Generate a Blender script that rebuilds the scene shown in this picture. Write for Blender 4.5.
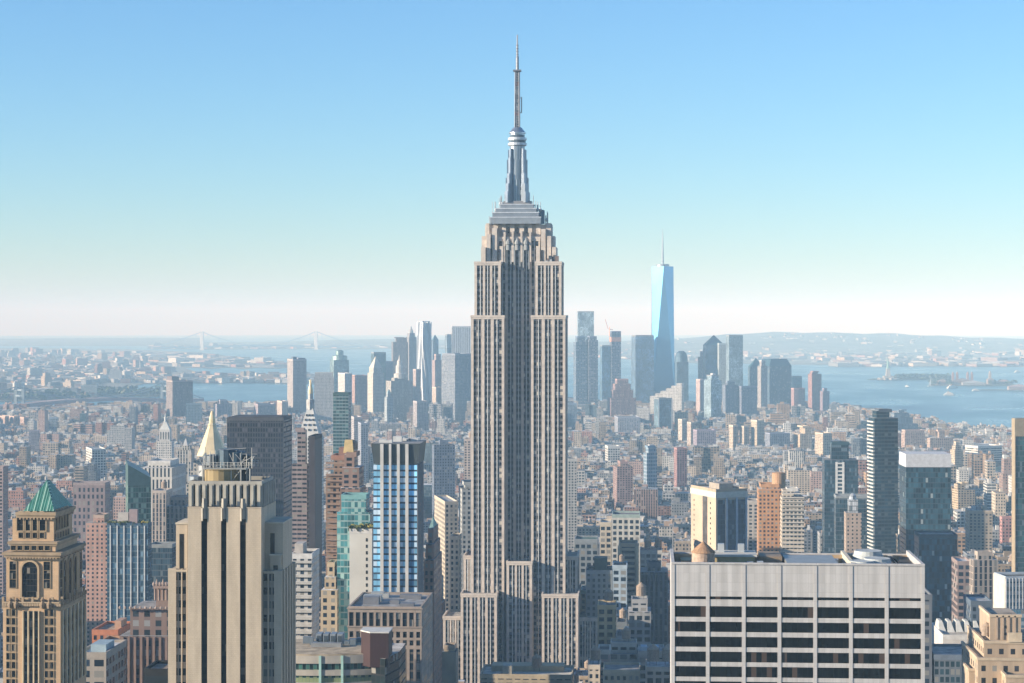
import bpy, math, random
from math import sin, cos, radians, pi, sqrt, hypot, atan2, tan, floor
import numpy as np

# ------------------------------------------------------------------ camera model
FPX = 2050.0; RW = 1024; RH = 683; Y0 = 316.0; EYE = 270.0
YAW = radians(3.71)
FX, FY = -sin(YAW), cos(YAW); RX, RY = cos(YAW), sin(YAW)
scene = bpy.context.scene
for o in list(bpy.data.objects): bpy.data.objects.remove(o)
cam_data = bpy.data.cameras.new('camera'); cam = bpy.data.objects.new('camera', cam_data)
scene.collection.objects.link(cam); scene.camera = cam
cam.location = (0, 0, EYE); cam.rotation_euler = (radians(90), 0, YAW)
cam_data.sensor_width = 36.0; cam_data.lens = FPX / RW * 36.0
cam_data.shift_y = -((RH / 2) - Y0) / RW
cam_data.clip_start = 5.0; cam_data.clip_end = 200000.0

# ------------------------------------------------------------------ sky and sun
SUN_EL = radians(14.5); SUN_AZ_OFF = radians(70)      # measured from the street-grid normal, towards the east (-X)
SD = (-sin(SUN_AZ_OFF) * cos(SUN_EL), -cos(SUN_AZ_OFF) * cos(SUN_EL), sin(SUN_EL))
world = bpy.data.worlds.new('World'); scene.world = world; world.use_nodes = True
wn = world.node_tree.nodes; wl = world.node_tree.links
for n in list(wn): wn.remove(n)
wo = wn.new('ShaderNodeOutputWorld'); bg = wn.new('ShaderNodeBackground'); sky = wn.new('ShaderNodeTexSky')
sky.sky_type = 'NISHITA'; sky.sun_disc = False; sky.sun_elevation = SUN_EL
sky.sun_rotation = atan2(SD[0], SD[1]); sky.altitude = 200; sky.air_density = 1.08; sky.dust_density = 0.0; sky.ozone_density = 6.2
bg.inputs['Strength'].default_value = 0.1
wl.new(sky.outputs[0], bg.inputs[0]); wl.new(bg.outputs[0], wo.inputs[0])
sun_d = bpy.data.lights.new('sun', 'SUN'); sun = bpy.data.objects.new('sun', sun_d); scene.collection.objects.link(sun)
sun_d.energy = 5.0; sun_d.angle = radians(0.5); sun_d.color = (1.0, 0.91, 0.75)
from mathutils import Vector
sun.rotation_euler = Vector(SD).to_track_quat('Z', 'Y').to_euler()
scene.view_settings.view_transform = 'Standard'; scene.view_settings.look = 'None'
scene.view_settings.gamma = 1.0; scene.view_settings.use_curve_mapping = False
scene.view_settings.exposure = 1.08
scene.cycles.max_bounces = 4; scene.cycles.diffuse_bounces = 2; scene.cycles.glossy_bounces = 2
scene.cycles.volume_bounces = 0; scene.cycles.transparent_max_bounces = 4
scene.cycles.use_denoising = True; scene.cycles.caustics_reflective = False
HAZE_ANISO = -0.2; HAZE_DENSITY = 8.6e-5; HAZE_COLOR = (0.46, 0.74, 1.0)

# ------------------------------------------------------------------ helpers
rnd = random.Random(7)
COLL = scene.collection
R2 = 12.742e6
def drop(d): return d * d / R2
def ray(px):
    t = (px - 512) / FPX
    return FX + t * RX, FY + t * RY
def on_plane(px, Y):
    a, b = ray(px); D = Y / b
    return D * a, D
def at(px, d):
    a, b = ray(px); return (d * a, d * b)
def zt(py, d): return EYE - (py - Y0) * d / FPX
def proj(x, y, z):
    D = x * FX + y * FY; L = x * RX + y * RY
    return 512 + FPX * L / D, Y0 + FPX * (EYE - z) / D, D
def XP(px, Y): return on_plane(px, Y)[0]
def ZP(py, px, Y): return zt(py, on_plane(px, Y)[1])

class MB:
    def __init__(s, col=(.5, .5, .5), bay=3.2):
        s.v = []; s.f = []; s.uv = []; s.mi = []; s.c = []; s.col = col; s.bay = bay; s.z0 = 0.0
    def face(s, pts, mi=0, uvs=None, col=None):
        n = len(s.v); s.v.extend(pts); s.f.append(tuple(range(n, n + len(pts)))); s.mi.append(mi)
        if uvs is None: uvs = [(p[0], p[1]) for p in pts]
        s.uv.extend(uvs); c = col or s.col; s.c.extend([c] * len(pts))
    def wall(s, a, b, z0, z1, mi=0, col=None, a1=None, b1=None):
        """vertical (or leaning) quad from a to b, outward side to the right of a->b ... given CCW footprints"""
        L = hypot(b[0] - a[0], b[1] - a[1])
        if L < 1e-6: return
        nb = max(1, round(L / s.bay)); U = nb * s.bay; h = z1 - z0
        a1 = a1 or a; b1 = b1 or b
        v0 = z0 - s.z0; v1 = z1 - s.z0
        s.face([(a[0], a[1], z0), (b[0], b[1], z0), (b1[0], b1[1], z1), (a1[0], a1[1], z1)], mi,
               [(0, v0), (U, v0), (U, v1), (0, v1)], col)
    def prism(s, poly, z0, z1, mi=0, ri=1, col=None, rcol=None, top=True, poly1=None, bottom=False):
        p1 = poly1 or poly; n = len(poly)
        for i in range(n):
            j = (i + 1) % n
            s.wall(poly[i], poly[j], z0, z1, mi, col, p1[i], p1[j])
        if top: s.face([(p[0], p[1], z1) for p in p1], ri, None, rcol)
        if bottom: s.face([(p[0], p[1], z0) for p in reversed(poly)], ri, None, rcol)
    def box(s, x0, x1, y0, y1, z0, z1, mi=0, ri=1, col=None, rcol=None, bottom=False, top=True):
        s.prism([(x0, y0), (x1, y0), (x1, y1), (x0, y1)], z0, z1, mi, ri, col, rcol, bottom=bottom, top=top)
    def boxy(s, cx, cy, w, dp, z0, z1, mi=0, ri=1, col=None, rcol=None, bottom=False):
        s.box(cx - w / 2, cx + w / 2, cy - dp / 2, cy + dp / 2, z0, z1, mi, ri, col, rcol, bottom)
    def pyr(s, x0, x1, y0, y1, z0, z1, mi=0, col=None, ridge=0.0):
        cx, cy = (x0 + x1) / 2, (y0 + y1) / 2
        A = (x0, y0, z0); B = (x1, y0, z0); C = (x1, y1, z0); D = (x0, y1, z0)
        P = (cx, cy - ridge / 2, z1); Q = (cx, cy + ridge / 2, z1)
        w = x1 - x0; dd = y1 - y0; h = z1 - z0
        s.face([A, B, P], mi, [(0, 0), (w, 0), (w / 2, h)], col)
        s.face([C, D, Q], mi, [(0, 0), (w, 0), (w / 2, h)], col)
        if ridge > 0:
            s.face([B, C, Q, P], mi, [(0, 0), (dd, 0), (dd / 2, h), (dd / 2, h)], col)
            s.face([D, A, P, Q], mi, [(0, 0), (dd, 0), (dd / 2, h), (dd / 2, h)], col)
        else:
            s.face([B, C, P], mi, [(0, 0), (dd, 0), (dd / 2, h)], col)
            s.face([D, A, P], mi, [(0, 0), (dd, 0), (dd / 2, h)], col)
    def lathe(s, cx, cy, prof, n=16, mi=0, col=None, rot=0.0, cap=True, sx=1.0, sy=1.0):
        ring = [(cos(rot + 2 * pi * i / n), sin(rot + 2 * pi * i / n)) for i in range(n)]
        for (r0, z0), (r1, z1) in zip(prof, prof[1:]):
            for i in range(n):
                a, b = ring[i], ring[(i + 1) % n]
                P = [(cx + a[0] * r0 * sx, cy + a[1] * r0 * sy, z0), (cx + b[0] * r0 * sx, cy + b[1] * r0 * sy, z0),
                     (cx + b[0] * r1 * sx, cy + b[1] * r1 * sy, z1), (cx + a[0] * r1 * sx, cy + a[1] * r1 * sy, z1)]
                u0 = i * 2 * pi * max(r0, r1) / n; u1 = (i + 1) * 2 * pi * max(r0, r1) / n
                if r1 < 1e-4: s.face(P[:3], mi, [(u0, z0), (u1, z0), (u1, z1)], col)
                elif r0 < 1e-4: s.face([P[0], P[2], P[3]], mi, [(u0, z0), (u1, z1), (u0, z1)], col)
                else: s.face(P, mi, [(u0, z0), (u1, z0), (u1, z1), (u0, z1)], col)
        if cap and prof[-1][0] > 1e-4:
            r, z = prof[-1]
            s.face([(cx + a[0] * r * sx, cy + a[1] * r * sy, z) for a in ring], mi, None, col)
    def bar(s, p, q, r, mi=0, col=None, n=5):
        p = Vector(p); q = Vector(q); d = (q - p)
        if d.length < 1e-6: return
        d.normalize(); u = d.orthogonal().normalized(); w = d.cross(u)
        R = [u * cos(2 * pi * i / n) * r + w * sin(2 * pi * i / n) * r for i in range(n)]
        for i in range(n):
            a, b = R[i], R[(i + 1) % n]
            s.face([tuple(p + a), tuple(p + b), tuple(q + b), tuple(q + a)], mi, None, col)
        s.face([tuple(q + a) for a in R], mi, None, col); s.face([tuple(p + a) for a in reversed(R)], mi, None, col)
    def mesh(s, name, mats, shift=(0, 0, 0)):
        me = bpy.data.meshes.new(name)
        v = s.v if shift == (0, 0, 0) else [(p[0] - shift[0], p[1] - shift[1], p[2] - shift[2]) for p in s.v]
        me.from_pydata(v, [], s.f)
        uvl = me.uv_layers.new(name='UVMap'); uvl.data.foreach_set('uv', np.array(s.uv, dtype=np.float32).ravel())
        ca = me.color_attributes.new('Col', 'FLOAT_COLOR', 'CORNER')
        c = np.ones((len(s.c), 4), dtype=np.float32); c[:, :3] = np.array(s.c, dtype=np.float32)[:, :3]
        ca.data.foreach_set('color', c.ravel())
        me.polygons.foreach_set('material_index', np.array(s.mi, dtype=np.int32))
        for m in mats: me.materials.append(m)
        me.update(); return me
    def obj(s, name, mats, parent=None, loc=None):
        """loc: mesh is re-centred on loc (world or parent space)"""
        if not isinstance(mats, (list, tuple)): mats = [mats]
        o = bpy.data.objects.new(name, s.mesh(name, mats, loc or (0, 0, 0)))
        COLL.objects.link(o)
        if loc: o.location = loc
        if parent: o.parent = parent
        return o
def tag(o, label=None, cat=None, group=None, kind=None):
    if label: o['label'] = label
    if cat: o['category'] = cat
    if group: o['group'] = group
    if kind: o['kind'] = kind
    return o
def empty(name, loc, rz=0.0, label=None, cat=None, group=None):
    o = bpy.data.objects.new(name, None); COLL.objects.link(o); o.location = loc; o.rotation_euler = (0, 0, rz)
    o.empty_display_size = 5; return tag(o, label, cat, group)
def inst(name, mesh, parent, loc, rz=0.0):
    o = bpy.data.objects.new(name, mesh); COLL.objects.link(o); o.location = loc; o.rotation_euler = (0, 0, rz); o.parent = parent
    return o

# ------------------------------------------------------------------ materials
ALB = 0.80      # even darkening put into surface colours to deepen shade, paired with exposure
def newmat(name):
    m = bpy.data.materials.new(name); m.use_nodes = True; nt = m.node_tree
    return m, nt, nt.nodes['Principled BSDF']
def N(nt, t, **kw):
    n = nt.nodes.new(t)
    for k, v in kw.items():
        if k == 'op': n.operation = v
        elif k == 'bt': n.blend_type = v
        elif isinstance(k, str) and k.startswith('i'): n.inputs[int(k[1:])].default_value = v
    return n
def M2(nt, op, a, b=None, clamp=False):
    n = nt.nodes.new('ShaderNodeMath'); n.operation = op; n.use_clamp = clamp
    for i, x in enumerate((a, b)):
        if x is None: continue
        if isinstance(x, (int, float)): n.inputs[i].default_value = x
        else: nt.links.new(x, n.inputs[i])
    return n.outputs[0]
def mixc(nt, f, a, b, bt='MIX'):
    n = nt.nodes.new('ShaderNodeMix'); n.data_type = 'RGBA'; n.blend_type = bt
    for s, x in ((0, f), (6, a), (7, b)):
        if isinstance(x, (int, float)): n.inputs[s].default_value = x
        elif isinstance(x, tuple): n.inputs[s].default_value = (*x, 1) if len(x) == 3 else x
        else: nt.links.new(x, n.inputs[s])
    return n.outputs[2]
def noise_fac(nt, scale, lo=.8, hi=1.15, detail=4, vec=None, obj=True):
    tc = nt.nodes.new('ShaderNodeTexCoord'); nz = nt.nodes.new('ShaderNodeTexNoise')
    nz.inputs['Scale'].default_value = scale; nz.inputs['Detail'].default_value = detail
    nt.links.new(vec if vec is not None else tc.outputs['Object'], nz.inputs['Vector'])
    mr = nt.nodes.new('ShaderNodeMapRange'); mr.inputs[1].default_value = .3; mr.inputs[2].default_value = .7
    mr.inputs[3].default_value = lo * ALB; mr.inputs[4].default_value = hi * ALB
    nt.links.new(nz.outputs[0], mr.inputs[0]); return mr.outputs[0]
def scalec(nt, c, f):
    n = nt.nodes.new('ShaderNodeVectorMath'); n.operation = 'SCALE'
    if isinstance(c, tuple): n.inputs[0].default_value = c
    else: nt.links.new(c, n.inputs[0])
    nt.links.new(f, n.inputs[3]); return n.outputs[0]
def plain(name, col=None, rough=.85, metal=0.0, nscale=.15, lo=.85, hi=1.12, spec=.3):
    m, nt, b = newmat(name)
    if col is None:
        a = nt.nodes.new('ShaderNodeVertexColor'); a.layer_name = 'Col'; src = a.outputs[0]
    else: src = col
    f = noise_fac(nt, nscale, lo, hi)
    nt.links.new(scalec(nt, src, f), b.inputs['Base Color'])
    b.inputs['Roughness'].default_value = rough; b.inputs['Metallic'].default_value = metal
    b.inputs['Specular IOR Level'].default_value = spec
    return m
def facade(name, bay, fl, ww, wh, wall=None, glass=(.012, .02, .032), blind=(.20, .19, .17), pblind=.2, grough=.12,
           gmetal=0.0, span=None, spanw=None, vary=.25, wmetal=0.0, bump=.4, wrough=.85, offv=.5, glass_attr=False, nscale=.05, gspec=.22, glo=.55, ghi=1.5):
    m, nt, b = newmat(name); L = nt.links
    uv = nt.nodes.new('ShaderNodeUVMap'); uv.uv_map = 'UVMap'; sp = nt.nodes.new('ShaderNodeSeparateXYZ'); L.new(uv.outputs[0], sp.inputs[0])
    u = M2(nt, 'DIVIDE', sp.outputs[0], bay); v = M2(nt, 'DIVIDE', sp.outputs[1], fl)
    fu = M2(nt, 'FRACT', u); fv = M2(nt, 'FRACT', v); iu = M2(nt, 'FLOOR', u); iv = M2(nt, 'FLOOR', v)
    mu = M2(nt, 'LESS_THAN', M2(nt, 'ABSOLUTE', M2(nt, 'SUBTRACT', fu, .5)), ww / 2)
    mv = M2(nt, 'LESS_THAN', M2(nt, 'ABSOLUTE', M2(nt, 'SUBTRACT', fv, offv)), wh / 2)
    mask = M2(nt, 'MULTIPLY', mu, mv)
    cb = nt.nodes.new('ShaderNodeCombineXYZ'); L.new(iu, cb.inputs[0]); L.new(iv, cb.inputs[1])
    oi = nt.nodes.new('ShaderNodeObjectInfo'); L.new(oi.outputs['Random'], cb.inputs[2])
    wnz = nt.nodes.new('ShaderNodeTexWhiteNoise'); wnz.noise_dimensions = '3D'; L.new(cb.outputs[0], wnz.inputs['Vector'])
    at_ = nt.nodes.new('ShaderNodeVertexColor'); at_.layer_name = 'Col'
    wallsrc = wall if wall is not None else at_.outputs[0]
    gsrc = at_.outputs[0] if glass_attr else glass
    tcw = nt.nodes.new('ShaderNodeTexCoord'); mpw = nt.nodes.new('ShaderNodeMapping'); mpw.inputs['Scale'].default_value = (6, 6, .8); L.new(tcw.outputs['Object'], mpw.inputs[0])
    nf = noise_fac(nt, nscale, 1 - vary, 1 + vary * .6, vec=mpw.outputs[0])
    wallc = scalec(nt, wallsrc, nf)
    if span is not None:
        wallc = mixc(nt, mu, wallc, span)
    isb = M2(nt, 'LESS_THAN', wnz.outputs[0], pblind)
    gv = nt.nodes.new('ShaderNodeMapRange'); gv.inputs[3].default_value = glo; gv.inputs[4].default_value = ghi
    w2 = nt.nodes.new('ShaderNodeTexWhiteNoise'); w2.noise_dimensions = '3D'
    L.new(wnz.outputs[1], w2.inputs['Vector']); L.new(w2.outputs[0], gv.inputs[0])
    gcol = scalec(nt, gsrc, gv.outputs[0])
    gcol = scalec(nt, gcol, noise_fac(nt, .045, .45, 1.7, detail=3))
    gcol = mixc(nt, isb, gcol, blind)
    col = mixc(nt, mask, wallc, gcol)
    L.new(col, b.inputs['Base Color'])
    clear = M2(nt, 'MULTIPLY', mask, M2(nt, 'SUBTRACT', 1.0, isb))
    r = nt.nodes.new('ShaderNodeMapRange'); r.inputs[3].default_value = wrough; r.inputs[4].default_value = grough
    L.new(clear, r.inputs[0]); L.new(r.outputs[0], b.inputs['Roughness'])
    if gmetal or wmetal:
        r2 = nt.nodes.new('ShaderNodeMapRange'); r2.inputs[3].default_value = wmetal; r2.inputs[4].default_value = gmetal
        L.new(clear, r2.inputs[0]); L.new(r2.outputs[0], b.inputs['Metallic'])
    b.inputs['Specular IOR Level'].default_value = gspec
    if bump:
        bp = nt.nodes.new('ShaderNodeBump'); bp.inputs['Strength'].default_value = 1.0; bp.inputs['Distance'].default_value = bump
        L.new(M2(nt, 'SUBTRACT', 1.0, mask), bp.inputs['Height']); L.new(bp.outputs[0], b.inputs['Normal'])
    return m
MAT = {}
MAT['punch'] = facade('masonry punched windows', 3.2, 3.6, .48, .56, bump=0)
MAT['loft'] = facade('loft windows', 4.4, 4.1, .68, .6, bump=0)
MAT['ribbon'] = facade('ribbon windows', 6.0, 3.8, .96, .46, bump=0, pblind=.12)
MAT['ribs'] = facade('vertical ribs', 3.0, 3.7, .5, .9, bump=0, pblind=.12)
MAT['slab'] = facade('apartment slab windows', 3.6, 2.9, .54, .54, bump=0, pblind=.2)
MAT['glass'] = facade('curtain wall', 1.6, 3.9, .9, .84, wall=(.10, .12, .14), glass_attr=True, blind=(.10, .13, .15), pblind=.08, grough=.16, gmetal=.2, bump=0, vary=.1)
MAT['stone'] = plain('dressed stone', None, .85, nscale=.3, lo=.78, hi=1.12)
MAT['roof'] = plain('roof membrane', None, .95, nscale=.25, lo=.55, hi=1.35)
MAT['metal'] = plain('painted metal', None, .45, .4, nscale=.3)
MAT['chrome'] = plain('bright aluminium', None, .32, .85, nscale=.3)
MAT['paint'] = plain('flat paint', None, .7, nscale=.4)
MAT['wood'] = plain('weathered wood staves', None, .9, nscale=1.2, lo=.7, hi=1.2)
MAT['dglass'] = plain('dark plate glass', None, .08, .1, nscale=.2, lo=.6, hi=1.5, spec=.25)
ROOFC = [(.42, .42, .42), (.30, .29, .28), (.55, .53, .5), (.12, .12, .12), (.33, .26, .2), (.2, .2, .21), (.62, .62, .62)]

# ------------------------------------------------------------------ registry of what stands where
REG = []      # (cx, cy, w, dp, yaw, ztop)
CAPS = []     # (px0, px1, depth, visible base y)
def reg(cx, cy, w, dp, yaw, z, pad=4, ybase=None):
    REG.append((cx, cy, w + pad * 2, dp + pad * 2, yaw, z))
    pts = []
    for sx in (-.5, .5):
        for sy in (-.5, .5):
            lx, ly = sx * w, sy * dp
            x = cx + lx * cos(yaw) - ly * sin(yaw); y = cy + lx * sin(yaw) + ly * cos(yaw)
            pts.append(proj(x, y, z))
    p0 = min(p[0] for p in pts); p1 = max(p[0] for p in pts); d = min(p[2] for p in pts)
    if ybase is not None: CAPS.append((p0, p1, d, ybase))
    return p0, p1, d
BUFFER_BOXES = []
def foot3(pxL, pxC, pxR, d, yaw, dp_max=None, w_fix=None, dp_fix=None):
    """nearest corner seen at pxC, the sunlit flank runs back to pxL, the front runs to pxR"""
    P = at(pxC, d); u = (cos(yaw), sin(yaw)); v = (-sin(yaw), cos(yaw))
    Pr = P[0] * RX + P[1] * RY; Pd = P[0] * FX + P[1] * FY
    def solve(px, e):
        q = (px - 512) / FPX; er = e[0] * RX + e[1] * RY; ed = e[0] * FX + e[1] * FY
        return (q * Pd - Pr) / (er - q * ed)
    w = w_fix or solve(pxR, u); dp = dp_fix or (22 if abs(pxL - pxC) < .1 else solve(pxL, v))
    dp = max(8.0, min(dp, dp_max or 90.0))
    cx = P[0] + u[0] * w / 2 + v[0] * dp / 2; cy = P[1] + u[1] * w / 2 + v[1] * dp / 2
    return cx, cy, w, dp

# ------------------------------------------------------------------ setting: water, land, hills
def mat_water():
    m, nt, b = newmat('bay water'); L = nt.links
    b.inputs['Base Color'].default_value = (.02, .12, .16, 1); b.inputs['Roughness'].default_value = .22
    tc = nt.nodes.new('ShaderNodeTexCoord'); mp = nt.nodes.new('ShaderNodeMapping'); L.new(tc.outputs['Object'], mp.inputs[0])
    mp.inputs['Scale'].default_value = (.004, .0016, 1)
    nz = N(nt, 'ShaderNodeTexNoise'); nz.inputs['Scale'].default_value = 1.0; nz.inputs['Detail'].default_value = 6; L.new(mp.outputs[0], nz.inputs['Vector'])
    r = nt.nodes.new('ShaderNodeMapRange'); r.inputs[1].default_value = .35; r.inputs[2].default_value = .65
    r.inputs[3].default_value = .26; r.inputs[4].default_value = .40; L.new(nz.outputs[0], r.inputs[0]); L.new(r.outputs[0], b.inputs['Roughness'])
    n2 = N(nt, 'ShaderNodeTexNoise'); n2.inputs['Scale'].default_value = .05; n2.inputs['Detail'].default_value = 3; L.new(tc.outputs['Object'], n2.inputs['Vector'])
    bp = nt.nodes.new('ShaderNodeBump'); bp.inputs['Distance'].default_value = 1.0; bp.inputs['Strength'].default_value = .3
    L.new(n2.outputs[0], bp.inputs['Height']); L.new(bp.outputs[0], b.inputs['Normal'])
    return m
def mat_land(name, c1, c2, sc):
    m, nt, b = newmat(name); L = nt.links
    tc = nt.nodes.new('ShaderNodeTexCoord'); nz = N(nt, 'ShaderNodeTexNoise'); nz.inputs['Scale'].default_value = sc; nz.inputs['Detail'].default_value = 8
    nz.inputs['Roughness'].default_value = .7
    L.new(tc.outputs['Object'], nz.inputs['Vector'])
    r = nt.nodes.new('ShaderNodeMapRange'); r.inputs[1].default_value = .42; r.inputs[2].default_value = .58; L.new(nz.outputs[0], r.inputs[0])
    L.new(mixc(nt, r.outputs[0], c1, c2), b.inputs['Base Color']); b.inputs['Roughness'].default_value = .95
    return m
def angcols(a, b, n): return [a + (b - a) * i / n for i in range(n + 1)]
def sheet(name, cols, d0f, d1f, rows, dz, mat, kind='structure', zf=None):
    mb = MB(); V = []; 
    for px in cols:
        d0, d1 = d0f(px), d1f(px)
        for j in range(rows + 1):
            t = j / rows; d = d0 * (d1 / d0) ** t
            x, y = at(px, d); z = -drop(hypot(x, y)) + dz + (zf(px, t, d) if zf else 0)
            V.append((x, y, z))
    F = []
    for i in range(len(cols) - 1):
        for j in range(rows):
            a = i * (rows + 1) + j; F.append((a, a + rows + 1, a + rows + 2, a + 1))
    me = bpy.data.meshes.new(name); me.from_pydata(V, [], F); me.materials.append(mat); me.update()
    for p in me.polygons: p.use_smooth = True
    o = bpy.data.objects.new(name, me); COLL.objects.link(o); o['kind'] = kind; return o
def interp(tab, x):
    if x <= tab[0][0]: return tab[0][1]
    for (a, va), (b, vb) in zip(tab, tab[1:]):
        if x <= b: return va + (vb - va) * (x - a) / (b - a)
    return tab[-1][1]
sheet('water', angcols(-7000, 8000, 60), lambda p: 60, lambda p: 75000, 90, -2.5, mat_water())
MAN = [(-5000, 1500), (-1500, 4600), (0, 5850), (150, 6050), (290, 6250), (420, 6600), (600, 6700), (700, 6550), (830, 6150), (870, 5750), (900, 5500), (960, 4950), (1024, 4700), (1100, 4350), (1400, 3400), (2600, 1900), (8000, 700)]
asph = mat_land('asphalt and yards', (.045, .045, .05), (.10, .095, .09), .02)
sheet('ground', sorted(set(angcols(-5000, -100, 12) + angcols(-100, 1300, 90) + angcols(1300, 8000, 12))), lambda p: 50, lambda p: interp(MAN, p), 60, 0.0, asph)
far_land = mat_land('far land', (.06, .075, .05), (.20, .17, .14), .004)
grn = mat_land('wooded ground', (.035, .06, .03), (.09, .10, .06), .01)
sheet('brooklyn_ground', angcols(-4000, 330, 70), lambda p: interp([(0, 6550), (92, 6700), (100, 8300), (290, 8400), (330, 8800)], p) * (1 + .012 * sin(p * .31)),
      lambda p: interp([(-4000, 20000), (120, 19000), (170, 9800), (300, 9500), (330, 9000)], p), 30, 0.0, far_land)
sheet('pier_land', angcols(97, 300, 30), lambda p: 11000 + 160 * sin(p * .2), lambda p: interp([(97, 19000), (200, 16500), (262, 12600), (300, 11300)], p), 12, 0.0, far_land)
sheet('governors_island', angcols(96, 186, 12), lambda p: 7000 + 60 * sin(p * .2), lambda p: 7330 + 100 * sin((p - 96) / 90 * pi), 4, .5, grn)
sheet('far_shore', angcols(150, 640, 40), lambda p: 18300 + 200 * sin(p * .05), lambda p: 24000, 8, 0.5, grn, zf=lambda p, t, d: 45 * sin(min(1, t * 1.6) * pi / 2) * (.6 + .4 * sin(p * .02)))
sheet('new_jersey_ground', angcols(560, 3000, 70), lambda p: interp([(560, 14500), (700, 12200), (1024, 11300), (2000, 9500)], p) * (1 + .006 * sin(p * .13)), lambda p: 16600, 10, 0.0, far_land)
RIDGE = [(560, 345), (600, 343.5), (660, 340), (700, 337.5), (730, 334.5), (760, 333), (800, 332.5), (835, 333), (880, 333.5), (920, 335.5), (960, 337.5), (1024, 339), (1200, 337), (3000, 340)]
hill_mat = mat_land('wooded hills', (.03, .05, .03), (.12, .12, .09), .0035)
sheet('hills', angcols(560, 3000, 160), lambda p: 15600, lambda p: 24000, 16, 0.0, hill_mat,
      zf=lambda p, t, d: max(0, (zt(interp(RIDGE, p), 18500) + drop(18500))) * (sin(min(1, t / .42) * pi / 2) ** 1.3 if t < .42 else cos((t - .42) / .58 * pi / 2)) * (1 + .05 * sin(p * .11 + t * 9)) + 3 * sin(p * .37 + t * 23))
sheet('hills', angcols(-3000, 200, 60), lambda p: 21000, lambda p: 30000, 8, 0.0, hill_mat,
      zf=lambda p, t, d: max(0, 38 + 12 * sin(p * .01)) * sin(t * pi))
sheet('liberty_island', angcols(867, 951, 14), lambda p: 8840 + 70 * sin((p - 867) / 84 * pi * 1.0), lambda p: 8900 + 260 * sin((p - 867) / 84 * pi) ** .5, 4, 1.0, grn)
sheet('ellis_island', angcols(928, 1018, 14), lambda p: 8130 - 60 * sin((p - 928) / 90 * pi), lambda p: 8180 + 260 * sin((p - 928) / 90 * pi) ** .5, 4, 1.0, far_land)
sheet('pier_ground', angcols(974, 1060, 8), lambda p: 7560, lambda p: 7640, 2, 1.0, far_land)

# haze: one closed box of even, pale air round everything that stands here
def haze():
    m = bpy.data.materials.new('pale air'); m.use_nodes = True; nt = m.node_tree
    for n in list(nt.nodes):
        if n.type == 'BSDF_PRINCIPLED': nt.nodes.remove(n)
    v = nt.nodes.new('ShaderNodeVolumePrincipled'); v.inputs['Density'].default_value = HAZE_DENSITY
    v.inputs['Color'].default_value = (*HAZE_COLOR, 1); v.inputs['Anisotropy'].default_value = HAZE_ANISO; v.inputs['Absorption Color'].default_value = (1, 1, 1, 1)
    nt.links.new(v.outputs[0], [n for n in nt.nodes if n.type == 'OUTPUT_MATERIAL'][0].inputs['Volume'])
    s = 78000.0; me = bpy.data.meshes.new('haze'); z0, z1 = -drop(75000) - 1000.0, 505.0
    V = [(x, y, z) for z in (z0, z1) for y in (-s * .06, s) for x in (-s, s)]
    me.from_pydata(V, [], [(0, 2, 3, 1), (4, 5, 7, 6), (0, 1, 5, 4), (2, 6, 7, 3), (0, 4, 6, 2), (1, 3, 7, 5)]); me.materials.append(m)
    o = bpy.data.objects.new('haze', me); COLL.objects.link(o)
    tag(o, 'pale blue morning haze lying over the whole city and the bay', 'haze', kind='stuff')

haze()

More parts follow.
